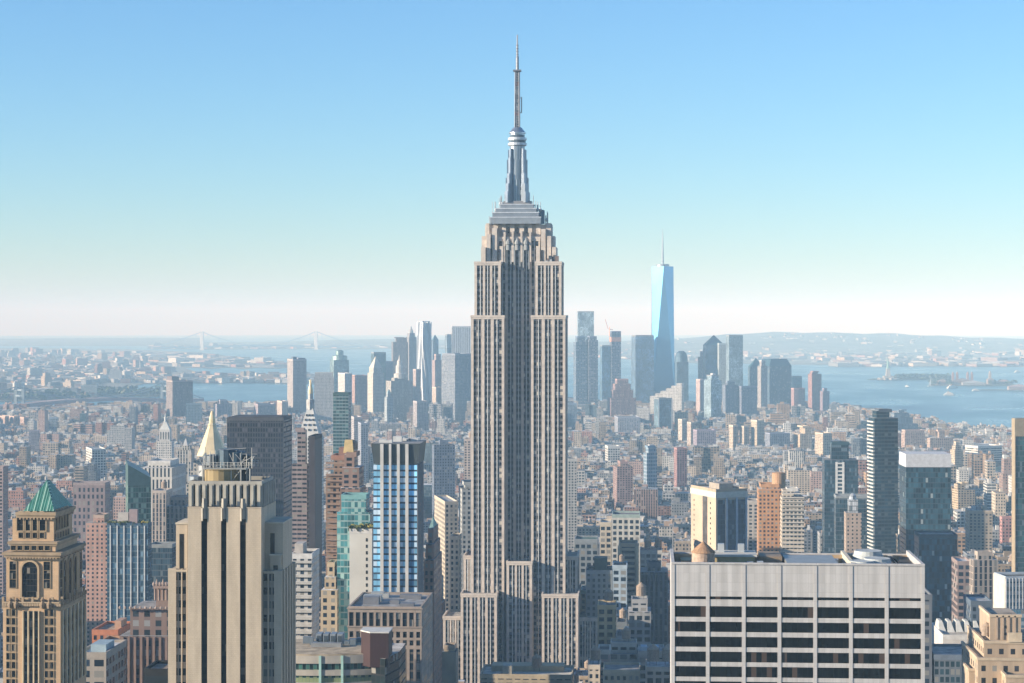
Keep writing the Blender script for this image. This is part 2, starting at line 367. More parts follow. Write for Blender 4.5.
# ------------------------------------------------------------------ the tallest limestone skyscraper
def skyscraper():
    Yf = 1290.0
    X0, D0 = on_plane(517, Yf)
    zb = -drop(D0)
    root = empty('skyscraper', (X0, Yf, zb), 0, 'tallest skyscraper of the photo, pale limestone, stepped crown, silver mast and long antenna', 'skyscraper')
    k = D0 / FPX
    X = lambda px, Y=0: XP(px, Yf + Y) - X0
    Z = lambda py, Y=0: ZP(py, 517, Yf + Y) - zb
    LIME = (.66, .57, .49); LIME2 = (.57, .495, .425)
    win = facade('skyscraper window strips', 100, 3.72, 1.0, .56, wall=(.16, .165, .17), glass=(.018, .022, .03), blind=(.24, .22, .19), pblind=0.0, bump=0, vary=.2, offv=.5)
    # per window variation across narrow strips comes from the second material
    winb = facade('skyscraper windows', 2.9, 3.72, .86, .56, wall=(.17, .165, .17), glass=(.006, .008, .012), blind=(.42, .38, .32), pblind=.12, bump=0, vary=.2)
    stone = MAT['stone']; metal = MAT['chrome']; mats = [winb, MAT['roof'], stone, metal, MAT['paint']]
    def wing(name, pL, pR, yT, yB, yf, yb, n, cap=3.0, cw=1.6, metal_mull=True, ys=None, side_n=None, col=LIME):
        mb = MB(LIME, 2.9)
        x0, x1 = X(pL, yf), X(pR, yf); z1 = Z(yT, yf); z0 = Z(yB, yf) if yB else 0
        z0 = max(0, z0)
        mb.box(x0 + .5, x1 - .5, yf + .5, yb, z0, z1 - .5, 0, 1, rcol=(.35, .33, .3))
        # piers on the front
        span = x1 - x0 - 2 * cw; c = span / n
        def piers(a0, a1, fixed, axis, sgn, cnt):
            sp = a1 - a0 - 2 * cw; cc = sp / cnt
            edges = [(a0, a0 + cw)] + [(a0 + cw + cc * i - cc * .16, a0 + cw + cc * i + cc * .16) for i in range(1, cnt)] + [(a1 - cw, a1)]
            for e0, e1 in edges:
                if axis == 'x': mb.box(e0, e1, fixed, fixed + .9, z0, z1 - 1, 2, 2)
                elif sgn > 0: mb.box(fixed - .9, fixed, e0 + (.903 if e0 == a0 else 0), e1, z0, z1 - 1, 2, 2)
                else: mb.box(fixed, fixed + .9, e0 + (.903 if e0 == a0 else 0), e1, z0, z1 - 1, 2, 2)
            if axis == 'x' and metal_mull:
                for i in range(cnt):
                    xm = a0 + cw + cc * (i + .5)
                    mb.box(xm - .28, xm + .28, fixed + .12, fixed + .6, z0, z1 - 1.2, 4, 4, col=(.60, .60, .58))
        piers(x0, x1, yf, 'x', 1, n)
        sn = side_n or max(1, int((yb - yf) / 6.5))
        piers(yf, yb, x1, 'y', 1, sn); piers(yf, yb, x0, 'y', -1, sn)
        # stone cap with a low parapet
        mb.box(x0 - .15, x1 + .15, yf - .15, yb, z1 - cap, z1 - .6, 2, 2)
        for (a, b, cc_, d) in ((x0 - .3, x1 + .3, yf - .3, yf + .6), (x0 - .3, x0 + .6, yf + .603, yb), (x1 - .6, x1 + .3, yf + .603, yb)):
            mb.box(a, b, cc_, d, z1 - .597, z1 + .8, 2, 2)
        return mb.obj(name, mats, root)
    # lower wings, the tall shaft and its bays
    wing('lower_wing', 460.7, 496.8, 595, None, -13, 40, 4, cap=1.7)
    wing('lower_wing', 541.8, 578.2, 595, None, -13, 40, 4, cap=1.7)
    wing('central_bay', 506.5, 532, 562.5, None, -5, 12, 3, cap=1.7)
    wing('shoulder', 463.5, 474.5, 557, None, 3, 40, 2, cap=1.7)
    wing('shoulder', 563, 577.5, 557, None, 9, 44, 2, cap=1.7)
    wing('main_wing', 471, 504.2, 316.5, None, 0, 41, 3, cap=1.7)
    wing('main_wing', 531, 565.3, 316.5, None, 0, 41, 3, cap=1.7)
    wing('upper_wing', 474.4, 500.7, 262.7, 318, 2.2, 39, 3, cap=1.7)
    wing('upper_wing', 535.3, 561.4, 262.7, 318, 2.2, 39, 3, cap=1.7)
    wing('recessed_bay', 497, 540, 238, None, 10.5, 34, 5, cap=2, cw=1.0)
    wing('low_wing', 443, 463, 618, None, -6, 22, 3, cap=1.7)
    wing('low_wing', 577.6, 598, 618, None, 4, 34, 3, cap=1.7)
    # crown: fluted stone block with taller and lower buttresses
    cr = MB(LIME2)
    def stonebox(pL, pR, yT, yB, yf, yb, col=LIME): cr.box(X(pL, yf), X(pR, yf), yf, yb, Z(yB, yf), Z(yT, yf), 2, 2, col=col)
    stonebox(481.6, 554.5, 236, 264, 12, 31)
    stonebox(485.2, 551.8, 224.5, 240, 14, 29)
    for i, (a, b, t, f) in enumerate([(481, 485.5, 247, 6), (486.5, 490.5, 234, 8), (492, 497, 228, 9), (499.5, 503, 246, 9), (536, 540, 246, 9), (541, 545.5, 229, 9), (547, 551, 236, 8), (552, 556, 247, 6)]):
        stonebox(a, b, t, 264, f, 30)
    for a, b, t in [(486, 489.3, 223.2), (493.5, 498, 223.6), (502, 506, 223.2), (510, 514.5, 223.6), (519.5, 524, 223.6), (528, 532, 223.2), (536, 540.5, 223.6), (546, 551, 223.2)]:
        stonebox(a, b, t, 236.5, 12.6, 30.5)
    for a, b, t in [(503.5, 505.5, 232), (511.6, 513.6, 231), (520.4, 522.4, 231), (529, 531, 232)]:
        stonebox(a, b, t, 262, 9.2, 16)
    cr.obj('crown', mats, root)
    dw = MB()
    for a, b, t, q in [(490.7, 492, 238, 258), (498, 499.5, 249, 260), (541, 542.6, 250, 261), (496.5, 497.4, 229, 233), (507.4, 508.6, 227, 233), (516.2, 517.4, 227, 233), (525.6, 526.8, 227, 233), (541.8, 543, 229, 233)]:
        dw.box(X(a, 8), X(b, 8), 8.6 if t > 234 else 12.4, 15, Z(q, 8), Z(t, 8), 0, 0)
    dw.obj('louvre', [plain('dark louvre', (.03, .03, .035), .6)], root)
    for p in (508, 517, 526):
        f = MB((.34, .35, .35)); xx = X(p, 8)
        f.lathe(xx, 10, [(1.4, Z(250, 8)), (1.4, Z(244.5, 8)), (1.9, Z(244, 8)), (1.8, Z(242, 8)), (1.2, Z(240.5, 8)), (.4, Z(238.5, 8)), (.12, Z(237, 8))], 10)
        f.box(xx - 2.2, xx - 1.4, 9.2, 10.4, Z(270, 8), Z(246, 8)); f.box(xx + 1.4, xx + 2.2, 9.2, 10.4, Z(270, 8), Z(246, 8))
        f.obj('finial', [MAT['stone']], root)
    # observation deck: stepped silver tiers
    yc = 20.5
    XC = lambda px: X(px, yc); ZC = lambda py: Z(py, yc)
    dk = MB((.60, .63, .66))
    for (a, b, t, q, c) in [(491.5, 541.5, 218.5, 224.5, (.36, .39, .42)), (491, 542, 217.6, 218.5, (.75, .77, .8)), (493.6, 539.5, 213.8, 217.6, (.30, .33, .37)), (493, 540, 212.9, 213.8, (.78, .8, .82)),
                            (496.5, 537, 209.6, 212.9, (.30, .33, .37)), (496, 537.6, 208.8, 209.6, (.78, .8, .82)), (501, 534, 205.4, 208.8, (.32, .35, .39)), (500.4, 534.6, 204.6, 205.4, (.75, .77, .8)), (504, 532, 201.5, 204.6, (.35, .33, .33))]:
        w = XC(b) - XC(a); dp = w * .72
        dk.boxy((XC(a) + XC(b)) / 2, yc, w, dp, ZC(q), ZC(t), 0, 0, col=c)
    dk.obj('observation_deck', [MAT['metal']], root)
    # rooftop dishes and aerials round the deck
    rr = random.Random(3)
    for i in range(26):
        px = rr.choice([rr.uniform(489, 503), rr.uniform(531, 549)]); h = rr.uniform(2, 6.5)
        q = 222 if px < 492 or px > 541 else (212 if px < 497 or px > 537 else 206)
        a_ = MB((.35, .38, .42)); a_.bar((XC(px), yc - 6, ZC(q) - 2), (XC(px), yc - 6, ZC(q) + h), .22)
        if i % 4 == 0: a_.lathe(XC(px), yc - 6, [(.2, ZC(q) - .3), (1.0, ZC(q) + 1.2), (.5, ZC(q) + 2.2)], 7, col=(.6, .6, .6))
        a_.obj('aerial', [MAT['metal']], root)
    for i in range(9):
        px = rr.uniform(537.5, 546); cl = MB((.3, .3, .3)); cl.boxy(XC(px), yc + rr.uniform(-8, 4), 2.5, 3, ZC(224), ZC(rr.uniform(210, 219)), col=(.16, .22, .30)); cl.obj('equipment_cabinet', [MAT['metal']], root)
    for i in range(12):
        px = rr.uniform(546, 560); cl = MB((.3, .3, .3)); cl.boxy(X(px, 4), 4 + rr.uniform(-1, 4), rr.uniform(1, 2.4), 2, Z(263, 4), Z(rr.uniform(254, 261), 4), col=rr.choice([(.1, .11, .12), (.6, .6, .6), (.3, .2, .16)])); cl.obj('equipment_cabinet', [MAT['metal']], root)
    # mooring mast: glazed drum with four stepped fins
    mm = MB((.50, .56, .62)); cx = XC(517.3); r = lambda px: px * k
    mm.lathe(cx, yc, [(r(8.2), ZC(203)), (r(8.0), ZC(180)), (r(7.6), ZC(160)), (r(7.6), ZC(146))], 16)
    mm.obj('mooring_mast', [facade('mast glazing', 1.05, 200, .45, 1.0, wall=(.55, .60, .64), glass=(.04, .07, .10), pblind=0, bump=0, wmetal=.6, wrough=.35)], root)
    for q in range(4):
        fn = MB((.26, .30, .36)); ang = q * pi / 2 + pi / 4
        c_, s_ = cos(ang), sin(ang); t = (-s_, c_)
        for (r0, r1, zt_, th) in [(r(5), r(15.2), 192, 1.5), (r(5), r(14), 184, 1.3), (r(5), r(12.4), 174, 1.1), (r(5), r(10.8), 158, .9), (r(5), r(10), 149, .7)]:
            P = [(cx + c_ * a + t[0] * b, yc + s_ * a + t[1] * b) for a, b in ((r0, -th), (r1, -th), (r1, th), (r0, th))]
            fn.prism(P, ZC(203), ZC(zt_ - 0), 0, 0)
        fn.obj('mast_fin', [MAT['chrome']], root)
    for sgn in (-1, 1):
        fn = MB((.40, .44, .50))
        for (r0, r1, t_, th) in [(r(6), r(11.6), 178, 1.8), (r(6), r(10.4), 160, 1.5), (r(6), r(9.3), 150, 1.2)]:
            fn.box(min(cx + sgn * r0, cx + sgn * r1), max(cx + sgn * r0, cx + sgn * r1), yc - th, yc + th, ZC(203), ZC(t_), 0, 0)
        fn.obj('mast_fin', [MAT['chrome']], root)
    dr = MB((.62, .66, .70))
    dr.lathe(cx, yc, [(r(7.6), ZC(146.5)), (r(9.6), ZC(145.5)), (r(9.6), ZC(143.2)), (r(8.6), ZC(143)), (r(8.6), ZC(140.6)), (r(9.6), ZC(140.2)), (r(9.6), ZC(138)), (r(8.3), ZC(137.6))], 20)
    dr.obj('viewing_drum', [MAT['metal']], root)
    db = MB((.12, .15, .18)); db.lathe(cx, yc, [(r(8.7), ZC(142.9)), (r(8.7), ZC(140.7))], 20); db.lathe(cx, yc, [(r(7.7), ZC(137.5)), (r(7.7), ZC(135))], 20)
    db.obj('window_band', [MAT['dglass']], root)
    dm = MB((.58, .62, .66)); dm.lathe(cx, yc, [(r(7.4), ZC(137.6)), (r(7.4), ZC(134)), (r(8.6), ZC(133.6)), (r(8.6), ZC(132.6)), (r(6.2), ZC(130)), (r(4.5), ZC(127.8)), (r(2), ZC(126.6))], 20)
    dm.obj('dome', [MAT['chrome']], root)
    # antenna
    an = MB((.24, .25, .28)); red = (.42, .16, .13)
    zz = [ZC(y) for y in (128, 71)]
    w = r(2.3)
    for sx in (-1, 1):
        for sy in (-1, 1): an.bar((cx + sx * w, yc + sy * w, zz[0]), (cx + sx * w * .85, yc + sy * w * .85, zz[1]), .42)
    n = 22
    for i in range(n):
        a = zz[0] + (zz[1] - zz[0]) * i / n; b = zz[0] + (zz[1] - zz[0]) * (i + 1) / n
        s1 = 1 if i % 2 else -1
        an.bar((cx - s1 * w, yc - w, a), (cx + s1 * w, yc - w, b), .16); an.bar((cx - s1 * w, yc + w, a), (cx + s1 * w, yc + w, b), .16)
        an.boxy(cx, yc, 2 * w, 2 * w, b - .35, b, col=(.4, .4, .42))
    an.bar((cx, yc, zz[0]), (cx, yc, zz[1]), .9, n=8)
    an.boxy(cx, yc, 2 * w + 2.2, 2 * w + 2, ZC(71.6), ZC(70), col=(.25, .25, .28))
    an.obj('antenna_lattice', [MAT['metal']], root)
    cy_ = MB((.26, .25, .26))
    for y0, y1, rr_ in [(116, 112, 2.1), (110, 106, 2.3), (102, 99, 2.1), (94, 90, 1.8), (86, 82, 1.9)]:
        cy_.lathe(cx, yc, [(r(rr_), ZC(y0)), (r(rr_), ZC(y1))], 10, col=rr.choice([(.5, .5, .52), red, (.35, .36, .4)]))
    cy_.bar((cx + r(4.4), yc, ZC(113)), (cx + r(4.4), yc, ZC(97)), .35); cy_.bar((cx, yc, ZC(112.6)), (cx + r(4.4), yc, ZC(112.6)), .3); cy_.bar((cx, yc, ZC(98)), (cx + r(4.4), yc, ZC(98)), .25)
    cy_.obj('broadcast_drum', [MAT['metal']], root)
    sp = MB((.28, .29, .32)); sp.lathe(cx, yc, [(r(1.6), ZC(70)), (r(1.5), ZC(57)), (r(1.1), ZC(56)), (r(1.0), ZC(45)), (r(.75), ZC(44)), (r(.6), ZC(35)), (.05, ZC(34.5))], 8)
    for y in range(46, 70, 3): sp.lathe(cx, yc, [(r(.7), ZC(y)), (r(1.8), ZC(y - .4)), (r(.7), ZC(y - .8))], 8)
    sp.obj('spire', [MAT['metal']], root)
    reg(X0 + (X(520)), Yf + 13, X(598) - X(443), 62, 0, 60, ybase=672)
skyscraper()

# ------------------------------------------------------------------ foreground: pale slab office tower with dark window bands
def slab_tower():
    Yf = 580 / 1.0; x0, D = on_plane(671.7, Yf); x1, _ = on_plane(924.5, Yf); zb = -drop(D)
    W = x1 - x0; dp = 34.0; cx = (x0 + x1) / 2
    root = empty('office_tower', (cx, Yf, zb), 0, 'pale travertine office slab with dark window bands and an open mechanical roof', 'office tower')
    Z = lambda py: ZP(py, 797, Yf) - zb
    X = lambda px: XP(px, Yf) - cx
    TR = (.60, .56, .52); top = Z(565)
    m, nt, b = newmat('travertine panels'); L = nt.links
    uvn = nt.nodes.new('ShaderNodeTexCoord'); bt = nt.nodes.new('ShaderNodeTexBrick'); mp = nt.nodes.new('ShaderNodeMapping'); L.new(uvn.outputs['UV'], mp.inputs[0])
    L.new(mp.outputs[0], bt.inputs['Vector']); bt.offset = 0; bt.inputs['Scale'].default_value = 1.0; bt.inputs['Brick Width'].default_value = 1.52; bt.inputs['Row Height'].default_value = 2.6
    bt.inputs['Color1'].default_value = (.54, .51, .485, 1); bt.inputs['Color2'].default_value = (.60, .57, .545, 1); bt.inputs['Mortar'].default_value = (.42, .39, .37, 1); bt.inputs['Mortar Size'].default_value = .03
    st = nt.nodes.new('ShaderNodeMapping'); st.inputs['Scale'].default_value = (.5, .5, .03); L.new(uvn.outputs['Object'], st.inputs[0])
    f = noise_fac(nt, 1.0, .80, 1.08, vec=st.outputs[0]); L.new(scalec(nt, bt.outputs[0], f), b.inputs['Base Color']); b.inputs['Roughness'].default_value = .7
    tr = m
    hw = W / 2
    body = MB(TR, 1.52)
    rows = [(607, 618), (622.6, 632.8), (637.6, 648), (652.6, 663), (667.4, 678), (682.4, 693), (697.4, 708)]
    # window recess plane at y=+0.9, spandrels between at y=+.25
    body.box(-hw + .3, hw - .3, .9, dp - .3, 0, top - 5, 0, 0, top=False)
    edges = [565, 597.2] + []
    spb = [(565, 597.2), (600.2, 607)] + [(rows[i][1], rows[i + 1][0]) for i in range(len(rows) - 1)]
    for a, c in spb:
        body.box(-hw + .4, hw - .4, .12, .9, Z(c), Z(a), 0, 0)
    # long reveals on the back and flanks as solid walls rising to the parapet
    body.box(-hw, -hw + .8, .003, dp, 0, top, 0, 0); body.box(hw - .8, hw, .003, dp, 0, top, 0, 0); body.box(-hw + .803, hw - .803, dp - .8, dp, top - 6, top - .5, 0, 0)
    # coping
    body.box(-hw - .1, hw + .1, -.15, .9, top + .003, top + .5, 0, 0)
    body.box(-hw - .1, -hw + .8, .903, dp + .1, top + .003, top + .5, 0, 0, col=(.7, .55, .4)); body.box(hw - .8, hw + .1, .903, dp + .1, top + .003, top + .5, 0, 0)
    body.obj('wall', [tr], root)
    pc = [673, 707.7, 743.8, 779.5, 815.3, 851, 886.8, 923]
    pier = MB(TR, 1.52); pier.box(-.5, .5, -.02, .9, 0, top - .2, 0, 0); pm = pier.mesh('pier', [tr])
    for p in pc: inst('pier', pm, root, (X(p), 0, 0))
    wg = facade('dark bronze glazing', 1.52, 50, .96, 2, wall=(.02, .018, .016), glass=(.004, .004, .004), blind=(.06, .04, .03), pblind=.08, grough=.07, bump=0, vary=.1, glo=.4, ghi=1.8, gspec=.1)  # pane tones vary for part-drawn blinds and for reflections put into the colour
    wb = (pc[1] - pc[0]) / 1 * D / FPX - 1.1
    h = Z(607) - Z(618); w_ = MB((.01, .01, .01), 1.52); w_.box(-wb / 2, wb / 2, .34, .6, 0, h, 0, 0); wm = w_.mesh('window', [wg])
    s_ = MB((.01, .01, .01), 1.52); s_.box(-wb / 2, wb / 2, .34, .6, 0, Z(597.2) - Z(600.2), 0, 0); sm = s_.mesh('window', [wg])
    for i in range(7):
        xm = (X(pc[i]) + X(pc[i + 1])) / 2
        inst('louvre_slot', sm, root, (xm, 0, Z(600.2)))
        for a, c in rows[:6]: inst('window', wm, root, (xm, 0, Z(c)))
    # roof level
    zr = top - 5.2
    rf = MB((.36, .33, .29)); rf.box(-hw + .8, hw - .8, .9, dp - .8, zr - .6, zr, 0, 0); rf.obj('roof', [MAT['roof']], root)
    def RB(pL, pR, ya, yb, za, zb_, col, name, mt='paint'):
        o = MB(col); o.box(XP(pL, Yf + ya) - cx, XP(pR, Yf + ya) - cx, ya, yb, zr + za, zr + zb_, 0, 0); return o.obj(name, [MAT[mt]], root)
    RB(713, 755, 17, 28, 0, 5.4, (.55, .42, .22), 'mechanical_penthouse')
    RB(711, 757, 16.4, 28.6, 5.403, 6.0, (.62, .58, .5), 'penthouse_roof')
    RB(681, 700, 22, 38, 0, 3.6, (.50, .38, .2), 'mechanical_penthouse')
    RB(684, 702, 8, 16, 0, 2.6, (.42, .42, .45), 'cooling_unit', 'metal')
    RB(760, 782, 20, 34, 0, 5.2, (.30, .22, .15), 'mechanical_penthouse')
    RB(742, 776, 6, 10, 1.5, 4.6, (.32, .33, .36), 'air_duct', 'metal')
    RB(787, 838, 10, 30, 1.2, 4.6, (.36, .36, .35), 'skylight_deck', 'metal')
    RB(790, 835, 5, 9, 2.0, 3.6, (.66, .64, .6), 'air_duct', 'metal')
    RB(852, 856, 2.5, 36, 0, 5.3, (.62, .55, .44), 'parapet')
    RB(857, 897, 3, 20, 0, 3.9, (.42, .40, .36), 'fan_housing')
    for i in range(11):
        b_ = MB((.50, .36, .22)); xx = XP(683 + i * 21.8, Yf + dp - 2) - cx; b_.box(xx - 2.4, xx + 2.4, dp - 2.4, dp - 1.2, zr + 1.0, top - .8, 0, 0); b_.obj('louvre_panel', [MAT['paint']], root)
    for px, ya, r_, hh in ((862, 9, 3.9, 1.6), (877, 13, 4.3, 1.9), (868, 26, 4.6, 2.6)):
        xx = XP(px, Yf + ya) - cx; f_ = MB((.46, .48, .47)); f_.lathe(xx, ya, [(r_, zr + 3.9), (r_ * .96, zr + 3.9 + hh * .5), (r_ * .9, zr + 3.9 + hh * .55), (r_ * .86, zr + 3.9 + hh), (r_ * .6, zr + 3.8 + hh)], 24)
        f_.obj('cooling_tower', [MAT['paint']], root)
    # steel grating frame at the far right of the roof
    g = MB((.10, .09, .085))
    for i in range(14): g.box(XP(899, Yf + 4 + i * 2.2) - cx, XP(918 - i * .9, Yf + 4 + i * 2.2) - cx, 4 + i * 2.2, 4.5 + i * 2.2, top - 1.6, top - 1.1, 0, 0)
    for i in range(5): g.box(XP(900 + i * 3.5, Yf + 4) - cx, XP(900.6 + i * 3.5, Yf + 4) - cx, 4.6, 34, top - 2.2, top - 1.65, 0, 0)
    g.obj('steel_grating', [MAT['metal']], root)
    # wooden water tank with conical roof
    tx = XP(702.5, Yf + 20) - cx
    t = MB((.50, .36, .27)); t.lathe(tx, 12, [(3.3, zr + 2.6), (3.3, zr + 7.2)], 20); tk = t.obj('water_tank', [MAT['wood']], root)
    c = MB((.40, .24, .14)); c.lathe(tx, 12, [(3.6, zr + 7.2), (1.8, zr + 9.0), (.02, zr + 10.4)], 20); c.obj('conical_roof', [MAT['wood']], tk)
    l = MB((.1, .09, .08))
    for a in range(6): l.bar((tx + 2.6 * cos(a * pi / 3), 12 + 2.6 * sin(a * pi / 3), zr), (tx + 2.6 * cos(a * pi / 3), 12 + 2.6 * sin(a * pi / 3), zr + 2.6), .22)
    l.obj('tank_legs', [MAT['metal']], tk)
    for px, ya in ((721, 24), (741, 24), (750, 14), (835, 22), (760, 15)):
        xx = XP(px, Yf + ya) - cx; v_ = MB((.6, .62, .62)); v_.boxy(xx, ya, 1.8, 2.0, zr + (6.0 if px < 757 and ya > 20 else 0), zr + (8.4 if px < 757 and ya > 20 else 4.4)); v_.obj('vent', [MAT['metal']], root)
    reg(cx, Yf + dp / 2, W, dp, 0, top, ybase=700)
slab_tower()

def frame_of(px0, px1, Yf):
    x0, D = on_plane(px0, Yf); x1, _ = on_plane(px1, Yf); cx = (x0 + x1) / 2
    pm = (px0 + px1) / 2; Dm = on_plane(pm, Yf)[1]; zb = -drop(Dm)
    X = lambda px, Y=0: XP(px, Yf + Y) - cx
    Z = lambda py, Y=0: ZP(py, pm, Yf + Y) - zb
    return cx, zb, x1 - x0, X, Z

def arch_mesh(w, h, mat, t=.3, frame=None, fw=.35, seg=8):
    """round-headed opening: dark pane set back behind a proud surround"""
    pts = [(-w / 2, 0), (w / 2, 0)] + [(w / 2 * cos(pi * i / seg), h - w / 2 + w / 2 * sin(pi * i / seg)) for i in range(seg + 1)]
    mb = MB((.02, .025, .03), 1.2)
    mb.face([(p[0], -.02, p[1]) for p in pts], 0, [(p[0], p[1]) for p in pts])
    o = [(p[0] * (1 + 2 * fw / w), (p[1] - h / 2) * (1 + 2 * fw / h) + h / 2) for p in pts]
    n = len(pts)
    for i in range(n):
        j = (i + 1) % n
        a, b, c, d = pts[i], pts[j], o[j], o[i]
        mb.face([(a[0], -t, a[1]), (b[0], -t, b[1]), (c[0], -t, c[1]), (d[0], -t, d[1])][::-1], 1, None, frame)
        mb.face([(a[0], -t, a[1]), (b[0], -t, b[1]), (b[0], 0, b[1]), (a[0], 0, a[1])], 1, None, frame)
        mb.face([(d[0], -t, d[1]), (c[0], -t, c[1]), (c[0], 0, c[1]), (d[0], 0, d[1])][::-1], 1, None, frame)
    return mb.mesh('window', [mat, MAT['stone']])
def rect_win_mesh(w, h, mat, t=.22, fw=.16, frame=(.5, .42, .3), sill=True):
    mb = MB((.02, .025, .03), w)
    mb.face([(-w / 2, -.02, 0), (w / 2, -.02, 0), (w / 2, -.02, h), (-w / 2, -.02, h)], 0, [(0, 0), (w, 0), (w, h), (0, h)])
    for a, b, c, d in ((-w / 2 - fw, -w / 2, -fw, h + fw), (w / 2, w / 2 + fw, -fw, h + fw), (-w / 2, w / 2, h, h + fw), (-w / 2 - (.2 if sill else 0), w / 2 + (.2 if sill else 0), -fw - (.003), 0)):
        mb.box(a, b, -t, 0, c, d, 1, 1, col=frame, bottom=True)
    return mb.mesh('window', [mat, MAT['stone']])

def stone_mat(name, col, w=1.4, h=.7, var=.05):
    m, nt, b = newmat(name); L = nt.links
    tc = nt.nodes.new('ShaderNodeTexCoord'); bt = nt.nodes.new('ShaderNodeTexBrick'); L.new(tc.outputs['UV'], bt.inputs['Vector'])
    bt.inputs['Scale'].default_value = 1.0; bt.inputs['Brick Width'].default_value = w; bt.inputs['Row Height'].default_value = h; bt.inputs['Mortar Size'].default_value = .02
    bt.inputs['Color1'].default_value = (*col, 1); bt.inputs['Color2'].default_value = (*[c * (1 - var * 2) for c in col], 1); bt.inputs['Mortar'].default_value = (*[c * .75 for c in col], 1)
    mp = nt.nodes.new('ShaderNodeMapping'); mp.inputs['Scale'].default_value = (.4, .4, .06); L.new(tc.outputs['Object'], mp.inputs[0])
    f = noise_fac(nt, 1.0, .82, 1.1, vec=mp.outputs[0]); L.new(scalec(nt, bt.outputs[0], f), b.inputs['Base Color']); b.inputs['Roughness'].default_value = .85
    return m
PANE = facade('sash panes', 1.0, 1.9, .9, .92, wall=(.06, .055, .05), glass=(.006, .009, .012), blind=(.18, .16, .13), pblind=.12, grough=.1, bump=0)

# ------------------------------------------------------------------ green pyramid tower
def pyramid_tower():
    Yf = 640; cx, zb, W, X, Z = frame_of(3, 60.5, Yf)
    root = empty('office_tower', (cx, Yf, zb), 0, 'buff stone tower with green copper pyramid roof and tall arched windows', 'office tower')
    BUFF = (.62, .42, .25); sm = stone_mat('buff stone blocks', BUFF); st = MAT['stone']; dp = 30
    # lower shaft
    b = MB(BUFF, 2.0); b.box(X(3), X(60.5), 0, dp, 0, Z(608), 0, 1, rcol=(.3, .25, .2)); b.obj('lower_shaft', [sm, MAT['roof']], root)
    x0, x1 = X(5), X(57.5)
    b = MB(BUFF, 2.0); b.box(x0, x1, 1.2, dp - 1.5, Z(608), Z(556), 0, 1, rcol=(.3, .25, .2)); b.obj('shaft', [sm, MAT['roof']], root)
    b = MB(BUFF, 2.0); b.box(X(8.5), X(53.5), 2.2, dp - 2.6, Z(552), Z(544.5), 0, 1, rcol=(.3, .25, .2)); b.obj('attic', [sm, MAT['roof']], root)
    b = MB(BUFF, 2.0); b.box(X(15), X(50), 4.2, dp - 4.5, Z(544.5), Z(516.5), 0, 1, rcol=(.3, .25, .2)); b.obj('belvedere', [sm, MAT['roof']], root)
    b = MB(BUFF, 2.0); b.box(X(8), X(14.8), 4.6, dp - 8, Z(544.5), Z(520), 0, 1, rcol=(.3, .25, .2)); b.obj('stair_turret', [sm, MAT['roof']], root)
    # pyramid roof with standing seams
    m, nt, bb = newmat('copper patina'); L = nt.links
    uv = nt.nodes.new('ShaderNodeUVMap'); sp = nt.nodes.new('ShaderNodeSeparateXYZ'); L.new(uv.outputs[0], sp.inputs[0])
    fr = M2(nt, 'FRACT', M2(nt, 'DIVIDE', sp.outputs[0], 1.05)); s_ = M2(nt, 'LESS_THAN', fr, .26)
    nf = noise_fac(nt, .35, .6, 1.3)
    L.new(mixc(nt, s_, scalec(nt, (.02, .17, .12), nf), (.34, .52, .42)), bb.inputs['Base Color']); bb.inputs['Roughness'].default_value = .6
    r = MB((.1, .3, .2)); r.pyr(X(19), X(50), 4.6, dp - 5, Z(512.5), Z(483.5), 0, ridge=3.2); pr = r.obj('pyramid_roof', [m], root)
    # raised seams
    e = MB((.22, .50, .38)); xa, xb = X(19), X(50); za, zc = Z(512.5), Z(483.5); mx = (xa + xb) / 2; yr = (4.6 + dp - 5) / 2 - 1.6
    for i in range(1, 14):
        t = i / 14; xx = xa + (xb - xa) * t; hgt = min(t, 1 - t) * 2
        e.bar((xx, 4.6, za), (xx, 4.6 + (yr - 4.6) * hgt, za + (zc - za) * hgt), .10, n=4)
    e.obj('roof_seam', [MAT['paint']], pr)
    c = MB(BUFF)
    def cornice(xa, xb, ya, yb, z, h, out, nb=0, name='cornice'):
        c = MB((.42, .31, .20)); c.box(xa - out, xb + out, ya - out, yb + out, z, z + h, 0, 0, bottom=True)
        c.box(xa - out * .55, xb + out * .55, ya - out * .55, yb + out * .55, z - h * .8, z - .003, 0, 0, bottom=True)
        for i in range(nb):
            xx = xa + (xb - xa) * (i + .5) / nb; c.boxy(xx, ya - out * .7, .5, out * .7, z - h * 1.3, z - .8 * h - .003, 0, 0, bottom=True)
        for i in range(nb // 2):
            yy = ya + (yb - ya) * (i + .5) / (nb // 2); c.boxy(xb + out * .7, yy, out * .7, .5, z - h * 1.3, z - .8 * h - .003, 0, 0, bottom=True)
        return c.obj(name, [st], root)
    cornice(X(15), X(50), 4.2, dp - 4.5, Z(516.5), 1.0, .9, 10)
    cornice(x0, x1, 1.2, dp - 1.5, Z(555.5), .9, 1.1, 18)
    cornice(X(8.5), X(53.5), 2.2, dp - 2.6, Z(544.6), .7, .8, 0)
    cornice(x0, x1, 1.2, dp - 1.5, Z(609.6), .9, 1.1, 16)
    # windows
    fr_c = (.50, .37, .23)
    am = arch_mesh(2.5, 6.0, PANE, .35, fr_c, .3)
    for px in (21, 28, 35, 42): inst('arched_window', am, root, (X(px, 4.2), 4.2, Z(532)))
    sm_ = rect_win_mesh(1.5, 1.7, PANE, frame=fr_c)
    for px in (21, 28, 35, 42): inst('window', sm_, root, (X(px, 4.2), 4.2, Z(539.5)))
    for px in (13.5, 20, 27, 34, 41, 47.5): inst('window', rect_mesh_cache(1.6, 2.2, fr_c), root, (X(px, 2.2), 2.2, Z(551)))
    xs = X(50); n = 5
